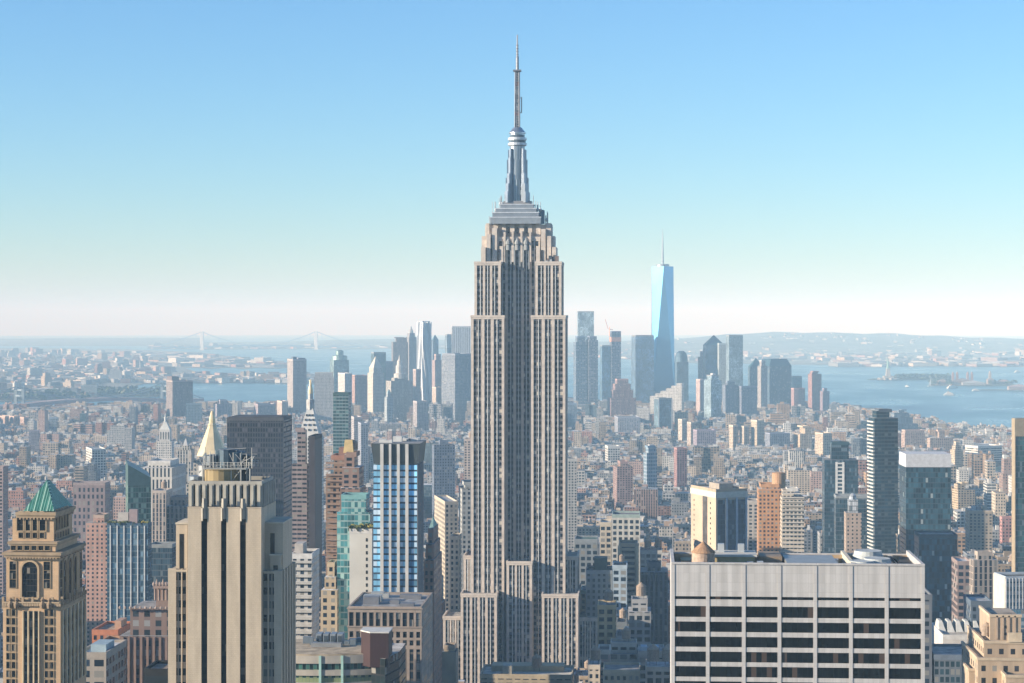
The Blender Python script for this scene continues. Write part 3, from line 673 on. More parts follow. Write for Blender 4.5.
    am2 = arch_mesh(1.9, 6.6, PANE, .35, fr_c, .3)
    for i in range(5): inst('arched_window', am2, root, (xs, 6.6 + i * 3.1, Z(532.5)), pi / 2)
    for i in range(6): inst('window', sm_, root, (xs, 5.6 + i * 3.0, Z(541)), pi / 2)
    big = arch_mesh(5.0, 11.4, PANE, .5, fr_c, .6, 12); inst('arched_window', big, root, (X(30, 1.2), 1.2, Z(598)))
    sw = rect_mesh_cache(2.1, 2.7, fr_c)
    for px in (13, 47):
        for py in (570.5, 579.5, 588.5): inst('window', sw, root, (X(px, 1.2), 1.2, Z(py)))
    t3 = arch_mesh(3.3, 13.0, PANE, .5, fr_c, .5, 10)
    for i in range(3): inst('arched_window', t3, root, (x1, 7.2 + i * 6.0, Z(603)), pi / 2)
    for yy in (3.6, 26.6):
        for py in (570.5, 579.5, 588.5, 598): inst('window', sw, root, (x1, yy, Z(py)), pi / 2)
    # balustrade band with brackets above the lower shaft
    bl = MB((.50, .38, .25)); zt_ = Z(606)
    for i in range(24):
        xx = X(3.5) + (X(60) - X(3.5)) * i / 23; q_ = MB((.42, .31, .2)); q_.boxy(xx, -.3, .7, .7, zt_, zt_ + (2.9 if i % 4 == 0 else 1.4), 0, 0); q_.obj('baluster', [st], root)
    for i in range(14):
        q_ = MB((.42, .31, .2)); q_.boxy(X(60.5) + .2, 1.2 + i * 2.1, .7, .7, zt_, zt_ + (2.9 if i % 4 == 0 else 1.4), 0, 0); q_.obj('baluster', [st], root)
    bl.box(X(3.5), X(60), -.8, -.2, zt_ + 1.0, zt_ + 1.4, 0, 0, bottom=True)
    bl.obj('balustrade_rail', [st], root)
    for px in (11, 17, 43, 50):
        u = MB((.28, .20, .13)); u.lathe(X(px, 0), -.4, [(.9, Z(608)), (1.1, Z(604)), (.5, Z(601)), (.8, Z(599.5)), (.1, Z(597.5))], 8); u.obj('urn', [st], root)
    # lower window columns: paired strips behind proud piers
    lw = rect_mesh_cache(1.6, 2.1, fr_c, sill=False)
    zrow = [616 + 8.75 * i for i in range(9)]
    for px in (9, 13, 47.2, 51.2):
        for py in zrow: inst('window', lw, root, (X(px), 0, Z(py)))
    strip = facade('dark bay glazing', 1.3, 2.8, .8, .72, wall=(.07, .09, .09), glass=(.01, .016, .02), blind=(.16, .15, .13), pblind=.2, bump=0)
    for px in (26, 31.3, 36.6):
        s = MB((.05, .05, .05), 1.3); s.box(X(px - 1.7), X(px + 1.7), -.06, .2, Z(690), Z(611), 0, 0); s.obj('window_bay', [strip], root)
    pr = MB((.66, .54, .36))
    for px in (23.4, 28.6, 34, 39.2): pr.box(X(px - .6), X(px + .6), -.7, .2, Z(690), Z(611), 0, 0)
    for i in range(7): pr.box(X(60.5) - .003, X(60.5) + .5, 1 + i * 4.4, 2.2 + i * 4.4, Z(690), Z(611), 0, 0)
    pr.obj('pier', [st], root)
    sd = MB((.05, .05, .05), 1.3)
    for i in range(6): sd.box(X(60.5) - .2, X(60.5) + .08, 2.6 + i * 4.4, 5.0 + i * 4.4, Z(690), Z(612), 0, 0)
    sd.obj('window_bay', [strip], root)
    reg(cx, Yf + dp / 2, W, dp, 0, 120, ybase=690)
_RC = {}
def rect_mesh_cache(w, h, fr, sill=True):
    k = (w, h, fr, sill)
    if k not in _RC: _RC[k] = rect_win_mesh(w, h, PANE, frame=fr, sill=sill)
    return _RC[k]
pyramid_tower()

# ------------------------------------------------------------------ cream ribbed tower with rooftop radio cage
def ribbed_tower():
    Yf = 600; cx, zb, W, X, Z = frame_of(187.5, 261, Yf)
    root = empty('office_tower', (cx, Yf, zb), 0, 'cream stone tower with four broad piers, dark slots and a radio cage on top', 'office tower')
    CR = (.56, .46, .34); sm = stone_mat('cream stone blocks', CR, 1.1, .6, .03); st = MAT['stone']
    core = MB((.02, .02, .02), 1.6); core.box(X(188), X(260.5), .45, 24, 0, Z(509), 0, 1, rcol=(.2, .18, .15))
    dk = facade('dark slot windows', 1.6, 3.4, .85, .6, wall=(.012, .011, .010), glass=(.004, .004, .005), blind=(.05, .045, .04), pblind=.06, bump=0, gspec=.06)
    core.obj('window_slot', [dk, MAT['roof']], root)
    for a, b in ((187.6, 201.3), (207.2, 221), (226.4, 240), (245.8, 261.2)):
        p = MB(CR, 1.1); p.box(X(a), X(b), 0, 1.6, 0, Z(508), 0, 0); p.box(X(a) - .003, X(b) + .003, -.1, 1.7, Z(508), Z(507.2), 0, 0); p.obj('pier', [sm], root)
    sd = MB(CR, 2.4); sd.box(X(261.2) - .9, X(261.2), 1.603, 24, 0, Z(508), 0, 0); sd.box(X(187.6), X(187.6) + .9, 1.603, 24, 0, Z(508), 0, 0); sd.obj('wall', [sm], root)
    for px in (204.2, 223.7, 243):
        f = MB((.36, .33, .28)); xx = X(px)
        f.prism([(xx - .8, .3), (xx, -.5), (xx + .8, .3), (xx, 1.2)], Z(519), Z(503), 0, 0); f.prism([(xx - .7, .2), (xx, -.5), (xx + .7, .2), (xx, .9)], Z(503), Z(498.5), 0, 0)
        f.prism([(xx - .9, 0), (xx - .35, -.6), (xx - .35, .8), (xx - .9, .8)], Z(521), Z(508), 0, 0)
        f.obj('finial', [st], root)
    # fluted crown
    c = MB((.40, .36, .29), 2.2); c.box(X(189.5, 3), X(262, 3), 3, 22, Z(509), Z(485.5), 0, 1, rcol=(.12, .11, .1)); 
    c.obj('crown', [stone_mat('crown stone', (.30, .27, .22)), MAT['roof']], root)
    fl = MB((.42, .39, .33)); n = 11
    for i in range(n):
        xx = X(191.5, 3) + (X(260, 3) - X(191.5, 3)) * i / (n - 1)
        fl.box(xx - .75, xx + .75, 2.2, 3, Z(507), Z(484.8), 0, 0); fl.box(xx - .3, xx + .3, 1.85, 2.197, Z(507), Z(486), 0, 0, col=(.5, .47, .4))
    for i in range(7):
        yy = 4 + i * 2.8; fl.box(X(262, 3) - .003, X(262, 3) + .6, yy, yy + 1.3, Z(507), Z(484.8), 0, 0)
    fl.obj('flute', [st], root)
    gs = MB((.04, .04, .04))
    for i in range(n - 1):
        xx = X(191.5, 3) + (X(260, 3) - X(191.5, 3)) * (i + .5) / (n - 1); gs.box(xx - .8, xx + .8, 2.9, 3.05, Z(505), Z(487), 0, 0)
    gs.obj('window', [MAT['dglass']], root)
    pp = MB((.45, .42, .36)); zt_ = Z(485.5)
    for a, b, c_, d in ((X(189.5, 3), X(262, 3), 2.6, 3.2), (X(189.5, 3), X(189.5, 3) + .6, 3.203, 22), (X(262, 3) - .6, X(262, 3), 3.203, 22), (X(189.5, 3) + .6, X(262, 3) - .6, 21.4, 22)):
        pp.box(a, b, c_, d, zt_, zt_ + 1.1, 0, 0)
    pp.obj('parapet', [st], root)
    # shoulders
    winm = facade('banded windows', 2.6, 4.05, .86, .52, wall=(.34, .30, .24), glass=(.006, .007, .009), blind=(.12, .12, .11), pblind=.12, bump=0, vary=.25)
    for (a, b, t, yf, yb, side) in ((168.5, 187, 571, 2.5, 20, -1), (261.8, 281.5, 572, 2.5, 27, 1)):
        s = MB(CR, 2.6); s.box(X(a, yf) + .3, X(b, yf) - .3, yf + .5, yb, 0, Z(t), 0, 1, rcol=(.4, .36, .3)); s.obj('shoulder', [winm, MAT['roof']], root)
        q = MB(CR, 1.1)
        if side < 0: bars = ((168, 176), (181.1, 182.1), (186.2, 187.4))
        else: bars = ((261.6, 262.6), (267.5, 268.8), (274, 281.6))
        for u, v in bars: q.box(X(u, yf), X(v, yf), yf, yf + 1.2, 0, Z(t - .8), 0, 0)
        q.box(X(a, yf) - .1, X(b, yf) + .1, yf - .05, yf + 1.203, Z(t + 2.2), Z(t), 0, 0)
        if side > 0:
            for i in range(5): q.box(X(281.6, yf) - .3, X(281.6, yf) + .35, 5.2 + i * 4.6, 6.9 + i * 4.6, 0, Z(t - .5), 0, 0)
        q.obj('pier', [sm], root)
    for (a, b, t, yf, yb) in ((176, 187.3, 525, 5, 18), (262, 283, 524, 6, 22), (270, 281, 556, 5, 23)):
        s = MB((.36, .32, .26), 3.0); s.box(X(a, yf), X(b, yf), yf, yb, Z(575), Z(t), 0, 1, rcol=(.25, .23, .2)); s.obj('setback', [sm, MAT['roof']], root)
        w = MB((.02, .02, .02)); m_ = (a + b) / 2; w.box(X(m_ - 2.2, yf), X(m_ + 2.2, yf), yf - .06, yf + .2, Z(572), Z(t + 11), 0, 0); w.obj('window', [MAT['dglass']], root)
        q = MB((.58, .52, .42)); q.box(X(a, yf) - .2, X(b, yf) + .2, yf - .25, yb + .2, Z(t + 1.2), Z(t - .3), 0, 0); q.obj('cornice', [st], root)
    # rooftop machinery: cylinders, railings and lattice
    zt_ = Z(484); g = MB((.28, .26, .22))
    g.lathe(X(222, 10), 10, [(5.2, zt_ - 1), (5.2, Z(472)), (5.6, Z(471.6)), (5.6, Z(471)), (5.0, Z(470.8))], 20); g.obj('equipment_room', [plain('ochre cylinder', (.35, .26, .13), .7)], root)
    for px, r_, t, q_, col in ((228, 3.2, 452, 470, (.05, .08, .11)), (237, 2.6, 454, 470, (.06, .10, .14)), (244.5, 2.0, 458, 484, (.04, .045, .05)), (213, 2.4, 458, 468, (.12, .14, .16)), (205, 2.2, 468, 482, (.30, .30, .30)), (198, 3.0, 479, 484, (.22, .25, .28))):
        u = MB(col); u.lathe(X(px, 11), 11, [(r_, Z(q_)), (r_, Z(t)), (r_ * .6, Z(t - .8))], 14); u.obj('storage_tank', [MAT['metal']], root)
    dk2 = MB((.42, .42, .40)); dk2.box(X(203, 6), X(246, 6), 6, 16, Z(471), Z(469.6), 0, 0, bottom=True); dk2.obj('equipment_deck', [MAT['metal']], root)
    rl = MB((.55, .54, .50)); rr = random.Random(5)
    for yy in (6.2, 15.8):
        for z_ in (466.6, 464.2): rl.bar((X(203, 6), yy, Z(z_)), (X(252, 6), yy, Z(z_)), .09)
        for i in range(15): px = 203 + i * 3.5; rl.bar((X(px, 6), yy, Z(470)), (X(px, 6), yy, Z(463.5)), .09)
    for px in (203, 211, 221, 231, 241, 250): rl.bar((X(px, 6), 6.2, zt_), (X(px, 6), 6.2, Z(470)), .16)
    for a, b in ((211, 221), (221, 231), (231, 241)): rl.bar((X(a, 6), 6.2, zt_), (X(b, 6), 6.2, Z(471)), .1)
    for i in range(12):
        px = rr.uniform(203, 252); rl.bar((X(px, 8), 8, zt_), (X(px, 8), 8, Z(rr.uniform(452, 470))), .12); rl.bar((X(px - 4, 7), 7, Z(rr.uniform(455, 478))), (X(px + 5, 7), 7, Z(rr.uniform(455, 478))), .08)
    for i in range(10):
        px = 205 + i * 5.2; rl.bar((X(px, 9), 9, Z(470)), (X(px, 9), 9, Z(rr.uniform(449, 459))), .10)
        if i % 2: rl.bar((X(px, 9), 9, Z(456)), (X(px + 5.2, 9), 9, Z(456)), .08)
    rl.bar((X(218, 9), 9, Z(452)), (X(246, 9), 9, Z(450)), .10); rl.bar((X(238, 9), 9, Z(462)), (X(252, 9), 9, Z(462)), .12); rl.bar((X(252, 9), 9, Z(458)), (X(252, 9), 9, Z(468)), .3)
    rl.bar((X(196, 9), 9, Z(475)), (X(212, 9), 9, Z(468)), .10)
    rl.obj('railing', [MAT['metal']], root)
    reg(X(225) + cx, Yf + 12, X(283) - X(168), 28, 0, 190, ybase=700)
ribbed_tower()

# ------------------------------------------------------------------ blue glass tower with four pale piers
def blue_tower():
    Yf = 950; cx, zb, W, X, Z = frame_of(373, 417.3, Yf); dp = 26
    root = empty('glass_tower', (cx, Yf, zb), 0, 'bright blue glass tower with four pale vertical piers and a dark flared crown', 'glass tower')
    gm = facade('sky blue glazing', 1.5, 3.0, .94, .72, wall=(.05, .07, .10), glass=(.20, .46, .68), blind=(.46, .60, .72), pblind=.28, grough=.18, bump=0, vary=.1, span=(.03, .05, .08), glo=.7, ghi=1.35)  # sky reflection is put into the blue pane colour
    for a, b in ((373.2, 380.5), (383.3, 389.2), (391.2, 397.2), (399.6, 405.6), (408.3, 417)):
        g = MB((.1, .3, .6), 1.5); g.box(X(a), X(b), .5, 6, 0, Z(465), 0, 0); g.obj('window_bay', [gm], root)
    pa = plain('pale precast', (.58, .56, .53), .8)
    for a, b in ((380.3, 383.5), (389, 391.3), (397, 399.8), (405.4, 408.5)):
        p = MB(); p.box(X(a), X(b), -.4, 6.003, 0, Z(444), 0, 0); p.obj('pier', [pa], root)
    s = MB((.30, .31, .33), 3.0); s.box(X(373.2) + .2, X(417) + .3, 6.006, dp, 0, Z(465), 0, 1); s.box(X(417), X(417) + .4, .5, 6, 0, Z(465), 0, 0); s.obj('wall', [facade('grey flank wall', 12, 3.0, .12, .5, wall=(.15, .15, .16), pblind=.1, bump=0), MAT['roof']], root)
    cr = MB((.07, .085, .09), 2.0); a, b = X(373.5), X(417.4); o = 1.2
    P0 = [(a, .6), (b + .3, .6), (b + .3, dp), (a, dp)]; P1 = [(a - o, .3), (b + o, .3), (b + o, dp + o), (a - o, dp + o)]
    cr.prism(P0, Z(464), Z(443.5), 0, 1, poly1=P1, rcol=(.3, .3, .3)); cr.obj('crown', [plain('dark louvred crown', (.06, .075, .08), .5), MAT['roof']], root)
    t = MB((.6, .6, .58)); rr = random.Random(2)
    for i in range(8): t.boxy(X(rr.uniform(380, 412)), rr.uniform(6, 30), rr.uniform(2, 5), 3, Z(443.5), Z(443.5) + rr.uniform(1, 2.5), 0, 0)
    t.obj('rooftop_unit', [MAT['paint']], root)
    reg(cx, Yf + dp / 2, W, dp, 0, 180, ybase=600)
blue_tower()

# ------------------------------------------------------------------ brown stone block with a tall colonnade storey
def colonnade_block():
    Yf = 850; cx, zb, W, X, Z = frame_of(348, 421.5, Yf); dp = 45
    root = empty('office_block', (cx, Yf, zb), 0, 'rosy brown stone block with a tall colonnade storey under its flat cluttered roof', 'office block')
    BR = (.36, .29, .24); hw = W / 2
    b = MB(BR, 4.2); b.box(-hw, hw, .6, dp, 0, Z(609), 0, 1, rcol=(.33, .33, .33))
    b.obj('wall', [facade('brown stone side', 4.2, 3.7, .42, .6, wall=BR, bump=0), MAT['roof']], root)
    f = MB(BR, 1.5)
    for za, zc in ((Z(612.5), Z(608.5)), (Z(631.5), Z(626.6)), (Z(640), Z(637.6)), (Z(649), Z(645.4))): f.box(-hw - .1, hw + .1, 0, .9, za, zc, 0, 0, bottom=True)
    f.box(-hw - .5, hw + .5, -.5, 1, Z(609), Z(608), 0, 0, bottom=True); f.box(-hw - .5, hw + .4, -.4, 1, Z(627.5), Z(626.3), 0, 0, bottom=True)
    f.obj('cornice', [MAT['stone']], root)
    p = MB(BR)
    n = 11
    for i in range(n + 1):
        xx = -hw + W * i / n; p.box(max(-hw, xx - .45), min(hw, xx + .45), .1, .8, Z(626.7), Z(612.4), 0, 0)
        p.box(max(-hw, xx - .6), min(hw, xx + .6), .1, .8, Z(700), Z(631.4), 0, 0)
    p.obj('pier', [MAT['stone']], root)
    win = MB((.02, .02, .02), 1.5); win.box(-W / n / 2 + .45, W / n / 2 - .45, .5, .62, 0, Z(612.5) - Z(626.6), 0, 0); wm = win.mesh('window', [facade('tall sash', 1.35, 3, .86, .93, wall=(.10, .09, .08), bump=0, pblind=.15)])
    win = MB((.02, .02, .02), 1.5); win.box(-W / n / 2 + .6, W / n / 2 - .6, .5, .62, 0, Z(632) - Z(637.6), 0, 0); w2 = win.mesh('window', [PANE])
    for i in range(n):
        xx = -hw + W * (i + .5) / n
        inst('window', wm, root, (xx, 0, Z(626.6))); inst('window', w2, root, (xx, 0, Z(637.6))); inst('window', w2, root, (xx, 0, Z(645.6)))
    lo = MB((.05, .05, .05), 4); lo.box(-hw + .3, hw - .3, .3, .6, 0, Z(649), 0, 0); lo.obj('lower_glazing', [facade('dark lower glazing', 4.2, 3.7, .7, .75, wall=(.14, .12, .10), bump=0)], root)
    pp = MB(BR); z_ = Z(609)
    for a, b_, c, d in ((-hw, hw, 0, .8), (-hw, -hw + .8, .803, dp), (hw - .8, hw, .803, dp), (-hw + .8, hw - .8, dp - .8, dp)): pp.box(a, b_, c, d, z_ + .003, z_ + 1.0, 0, 0)
    pp.obj('parapet', [MAT['stone']], root)
    rr = random.Random(9)
    for i in range(10):
        t = MB(rr.choice([(.5, .5, .48), (.25, .25, .27), (.4, .3, .22)])); t.boxy(rr.uniform(-hw + 5, hw - 5), rr.uniform(8, dp - 6), rr.uniform(3, 8), rr.uniform(3, 6), z_, z_ + rr.uniform(1, 3.2), 0, 0); t.obj('rooftop_unit', [MAT['metal']], root)
    reg(cx, Yf + dp / 2, W, dp, 0, 120, ybase=655)
colonnade_block()

# ------------------------------------------------------------------ curved glazed block with a brown metal box on its roof
def curved_block():
    Yf = 762; cx, zb, W, X, Z = frame_of(286, 371, Yf)
    root = empty('office_block', (cx, Yf, zb), 0, 'low office block with curved bands of greenish glass and a brown metal roof box', 'office block')
    arc = []
    for i in range(15):
        px = 270 + (371 - 270) * i / 14; arc.append((X(px), 9 * ((i / 14 - .35) ** 2) - 1))
    top = Z(655.5); back = [(arc[-1][0], 34), (arc[0][0], 34)]
    poly = arc + back
    st = (.48, .43, .36); sm = plain('precast bands', st, .8)
    cxm = sum(p[0] for p in arc) / len(arc)
    inset = [(p[0], p[1] + .8) for p in arc] + [(arc[-1][0] - .2, 33.8), (arc[0][0] + .2, 33.8)]
    g = MB((.1, .1, .1), 1.6); g.prism(inset, 0, top - .5, 0, 1, top=False)
    g.obj('glazing', [facade('greenish glazing', 1.6, 3.2, .92, .96, wall=(.16, .2, .18), glass=(.03, .085, .07), blind=(.22, .26, .13), pblind=.35, bump=0, glo=.3, ghi=2.2)], root)
    for a, b in ((663.5, 655.5), (675.5, 670), (688, 682.5), (700, 694)):
        s = MB(st, 4); s.prism(poly, Z(a), Z(b), 0, 0, bottom=True); s.obj('spandrel_band', [sm], root)
    r = MB((.45, .36, .25)); r.prism([(p[0], p[1]) for p in poly], top + .003, top + .5, 0, 0); r.obj('roof', [MAT['roof']], root)
    for i in (2, 7, 10):
        p = MB((.35, .55, .5)); p.boxy(arc[i][0], arc[i][1] + .1, .9, .9, 0, top, 0, 0); p.obj('mullion', [MAT['paint']], root)
    bx = MB((.10, .045, .035), 3); x0, x1 = X(360), X(389)
    bx.prism([(x0, 3), (x0 + 4, -1.5), (x1, -1.5), (x1, 10), (x0, 10)], top - 4, Z(632), 0, 1, rcol=(.6, .6, .6)); bx.obj('plant_room', [plain('brown metal panels', (.05, .022, .02), .5, .1), MAT['roof']], root)
    lp = MB((.62, .60, .56)); lp.prism([(x0 - .2, 2.8), (x0 + 3.9, -1.8), (x1 + .2, -1.8), (x1 + .2, 10.2), (x0 - .2, 10.2)], Z(632) + .003, Z(630.8), 0, 0); lp.obj('coping', [MAT['paint']], root)
    dk = MB((.02, .03, .035), 2); dk.prism([(X(371), 1), (X(386), -3), (X(395), 14), (X(395), 34), (X(371), 34)], 0, Z(657), 0, 1, rcol=(.55, .5, .45)); dk.obj('dark_wing', [facade('black curtain wall', 2, 3.4, .9, .8, wall=(.02, .02, .02), glass=(.012, .02, .022), bump=0, pblind=.06), MAT['roof']], root)
    for i in range(4):
        c = MB((.30, .34, .38)); px = 316 + i * 7; c.box(X(px, 22), X(px + 5.4, 22), 22, 28, top + .5, top + 4.6, 0, 0); c.box(X(px + .8, 22), X(px + 4.6, 22), 21.9, 22, top + 1.2, top + 3.9, 0, 0, col=(.08, .1, .12)); c.obj('cooling_unit', [MAT['metal']], root)
    c = MB((.35, .36, .37)); c.box(X(311, 16), X(341, 16), 16, 19, top + .5, top + 2.0, 0, 0); c.obj('air_duct', [MAT['metal']], root)
    rr = random.Random(4)
    for i in range(9):
        c = MB((.2, .24, .28)); c.boxy(X(rr.uniform(292, 352)), rr.uniform(21, 31), rr.uniform(1, 3), 2, top + .5, top + rr.uniform(1.5, 3.5), 0, 0); c.obj('rooftop_unit', [MAT['metal']], root)
    reg(cx + 4, Yf + 15, W + 14, 42, 0, 110, ybase=700)
curved_block()

# ------------------------------------------------------------------ towers of the middle distance and downtown
WHITEM = plain('white painted stone', (.62, .61, .58), .8)
GOLD = plain('gilded tiles', (.74, .60, .36), .45, .2)
RDT = random.Random(21)
HEROES = []
def T(label, cat, pos, ytop, style, col, ybase, tiers=(), pent=None, top=None, name='tower_block', group=None, roofc=None, parts=(), dpm=60, strips=None, cornice=None):
    if pos[0] == 'g':
        _, a, b, d, dp = pos
        P0 = at(a, d); Yf = P0[1]; x0 = P0[0]; x1 = on_plane(b, Yf)[0]; w = x1 - x0; cx, cy, yaw = (x0 + x1) / 2, Yf + dp / 2, 0.0
    else:
        _, a, c, b, d, yd = pos; yaw = radians(yd); cx, cy, w, dp = foot3(a, c, b, d, yaw, dpm)
    zb = -drop(d); z = lambda py: zt(py, d) - zb
    root = empty(name, (cx, cy, zb), yaw, label, cat, group)
    m = MAT[style] if isinstance(style, str) else style
    hw, hd = w / 2, dp / 2; rc = roofc or RDT.choice(ROOFC)
    b_ = MB(col, {'punch': 3.2, 'loft': 4.4, 'ribbon': 6, 'ribs': 3, 'slab': 3.6, 'glass': 1.6}.get(style, 3))
    tt = z(ytop); b_.box(-hw, hw, -hd, hd, 0, tt, 0, 1, rcol=rc)
    zz = tt; W_, D_ = w, dp
    for t in tiers:
        y1, sx, sy = t[:3]; ox = t[3] * w if len(t) > 3 else 0
        W_, D_ = w * sx, dp * sy; z1 = z(y1)
        b_.box(ox - W_ / 2, ox + W_ / 2, -D_ / 2, D_ / 2, zz, z1, 0, 1, rcol=rc); zz = z1
    b_.obj('wall', [m, MAT['roof']], root)
    pr = MB(tuple(min(.8, c_ * 1.1) for c_ in (cornice or (col if style != 'glass' else (.25, .27, .28)))))
    h = .9 + d / 4000
    if top is None or top[0] in ('tank',):
        q = .35 + d / 8000
        for x0_, x1_, y0_, y1_ in ((-W_ / 2 - .1, W_ / 2 + .1, -D_ / 2 - .1, -D_ / 2 + q), (-W_ / 2 - .1, W_ / 2 + .1, D_ / 2 - q, D_ / 2 + .1), (-W_ / 2 - .1, -W_ / 2 + q, -D_ / 2 + q, D_ / 2 - q), (W_ / 2 - q, W_ / 2 + .1, -D_ / 2 + q, D_ / 2 - q)):
            pr.box(x0_, x1_, y0_, y1_, zz - 1.2, zz + h, 0, 0)
        pr.obj('parapet', [MAT['stone']], root)
    if pent:
        for (u0, u1, v0, v1, hh, pc) in pent:
            p = MB(pc, 3); p.box(-W_ / 2 + W_ * u0, -W_ / 2 + W_ * u1, -D_ / 2 + D_ * v0, -D_ / 2 + D_ * v1, zz, zz + hh, 0, 0); p.obj('mechanical_penthouse', [MAT['paint']], root)
    if top:
        k = top[0]
        if k == 'pyr':
            p = MB(top[2]); sc = top[3] if len(top) > 3 else 1; p.pyr(-W_ / 2 * sc, W_ / 2 * sc, -D_ / 2 * sc, D_ / 2 * sc, zz, z(top[1])); p.obj('pyramid_roof', [top[4] if len(top) > 4 else MAT['paint']], root)
        elif k == 'tank':
            n_ = top[1]
            for i in range(n_):
                tank(root, (i - (n_ - 1) / 2) * 7.5 + W_ * .1, D_ * .05, zz, 1.9 * (top[2] if len(top) > 2 else 1))
        elif k == 'lathe':
            p = MB(top[2]); p.lathe(0, 0, [(r_ * W_ / 2, z(y_)) for r_, y_ in top[1]], 16); p.obj('domed_top', [MAT['metal']], root)
        elif k == 'wedge':      # slanting top, (y_left, y_right)
            zl, zr = z(top[1]), z(top[2]); p = MB(top[3], 3); A = [(-W_ / 2, -D_ / 2), (W_ / 2, -D_ / 2), (W_ / 2, D_ / 2), (-W_ / 2, D_ / 2)]; H_ = [zl, zr, zr, zl]
            for i in range(4):
                j = (i + 1) % 4; p.face([(*A[i], zz), (*A[j], zz), (*A[j], H_[j]), (*A[i], H_[i])], 0)
            p.face([(*A[i], H_[i]) for i in range(4)], 0); p.obj('sloped_top', [MAT['metal'] if len(top) < 5 else top[4]], root)
    if strips:      # proud pale fins on the front and the sunlit flank
        n_, sw, sc_ = strips; f = MB(sc_)
        for i in range(n_):
            xx = -hw + w * (i + .5) / n_ if sw > 0 else -hw + w * i / (n_ - 1)
            f.box(xx - abs(sw) / 2, xx + abs(sw) / 2, -hd - .5, -hd - .003, 0, tt - .3, 0, 0)
        f.obj('fin', [MAT['paint']], root)
    for p in parts: p(root, w, dp, z, zz)
    p0, p1, dd = reg(cx, cy, w, dp, yaw, zz, pad=4 + d / 900, ybase=ybase)
    HEROES.append((p0, p1, min([ytop] + [t[0] for t in tiers]), ybase, d, root))
    return root
_TK = {}
def tank(root, x, y, z, r=1.9, col=None):
    k = round(r, 2)
    if k not in _TK:
        t = MB((.34, .26, .20)); t.lathe(0, 0, [(r, 2.2), (r, 2.2 + r * 1.9)], 12); t.lathe(0, 0, [(r * 1.08, 2.2 + r * 1.9), (.02, 2.2 + r * 2.75)], 12, col=(.40, .30, .22))
        for a in range(4): t.bar((r * .75 * cos(a * pi / 2 + .8), r * .75 * sin(a * pi / 2 + .8), 0), (r * .75 * cos(a * pi / 2 + .8), r * .75 * sin(a * pi / 2 + .8), 2.3), .16, n=4, col=(.1, .1, .1))
        _TK[k] = t.mesh('water_tank', [MAT['wood']])
    return inst('water_tank', _TK[k], root, (x, y, z))

CREAM = (.55, .46, .35); TAN = (.42, .33, .24); BRK = (.33, .17, .12); GRY = (.38, .38, .38); WHT = (.60, .58, .55); DRK = (.10, .10, .11); PNK = (.46, .33, .27); SLT = (.16, .19, .23)
OFF = 'office tower'; APT = 'apartment tower'
# ---- left of the tall skyscraper, near
T('dark gridded office slab behind the gold pyramid, flat topped', OFF, ('g', 227, 283.5, 1500, 36), 419, facade('dark grid facade', 1.9, 3.7, .66, .7, wall=(.05, .05, .06), glass=(.010, .014, .026), blind=(.06, .06, .08), pblind=.15, bump=0), (.07, .07, .08), 560, pent=[(.05, .95, .1, .9, 1.6, (.05, .045, .05))], name='office_tower')
def ny_roof(root, w, dp, z, zz):
    p = MB((.7, .5, .2)); n = 8; r = w * .36
    p.lathe(0, 0, [(r * 1.0, z(457)), (r * .27, z(427)), (r * .30, z(426.5)), (r * .20, z(424)), (r * .20, z(420)), (r * .07, z(412))], 8, rot=pi / 8); o = p.obj('gilded_spire_roof', [GOLD], root)
    q = MB((.5, .45, .4))
    for sx in (-1, 1):
        for sy in (-1, 1): q.boxy(sx * w * .42, sy * dp * .42, 2.4, 2.4, zz - 1, zz + 7, 0, 0); q.pyr(sx * w * .42 - 1.2, sx * w * .42 + 1.2, sy * dp * .42 - 1.2, sy * dp * .42 + 1.2, zz + 7, zz + 11)
    q.obj('pinnacle', [MAT['stone']], root)
T('stone tower crowned by a gilded octagonal pyramid spire', 'tower', ('g', 186, 229, 1850, 40), 484, 'punch', (.48, .44, .38), 600, tiers=[(470, .84, .84), (461, .72, .72)], top=('none',), parts=[ny_roof], name='office_tower')
def met_roof(root, w, dp, z, zz):
    p = MB((.60, .58, .54)); p.pyr(-w * .46, w * .46, -dp * .46, dp * .46, z(437), z(398)); p.obj('pyramid_roof', [WHITEM], root)
    q = MB((.55, .53, .5)); q.lathe(0, 0, [(w * .17, z(410)), (w * .17, z(400)), (w * .11, z(399.5)), (w * .11, z(394))], 8); q.obj('lantern', [MAT['stone']], root)
    g = MB((.75, .60, .35)); g.lathe(0, 0, [(w * .11, z(394)), (w * .11, z(390)), (w * .06, z(386)), (w * .03, z(380))], 10); g.obj('gilded_cupola', [GOLD], root)
    d = MB((.04, .04, .04))
    for py, f_ in ((431, .30), (426, .26), (421, .21), (416.5, .16)):
        for s in (-1, 0, 1):
            xx = s * w * f_ * .8; yy = -dp * .46 * (1 - (437 - py) / 39) - .1; d.box(xx - .8, xx + .8, yy - .6, yy + 1.0, z(py), z(py - 2), 0, 0)
    d.obj('dormer', [MAT['paint']], root)
T('slender white clock tower with steep dormered pyramid and golden cupola', 'clock tower', ('g', 297, 320, 2070, 24), 437, 'punch', WHT, 560, top=('none',), parts=[met_roof], name='clock_tower')
def balc(n, colr, side=True):
    def f(root, w, dp, z, zz):
        b = MB(colr)
        h = zz; k = int(min(n, h / 3.1)); 
        for i in range(k):
            zf = h - 3 - i * 3.1; b.box(-w / 2, w / 2, -dp / 2 - 1.1, -dp / 2 - .003, zf, zf + .9, 0, 0, bottom=True)
            if side: b.box(-w / 2 - 1.0, -w / 2 - .003, -dp / 2, dp / 2, zf, zf + .9, 0, 0, bottom=True)
        b.obj('balcony_rails', [MAT['paint']], root)
    return f
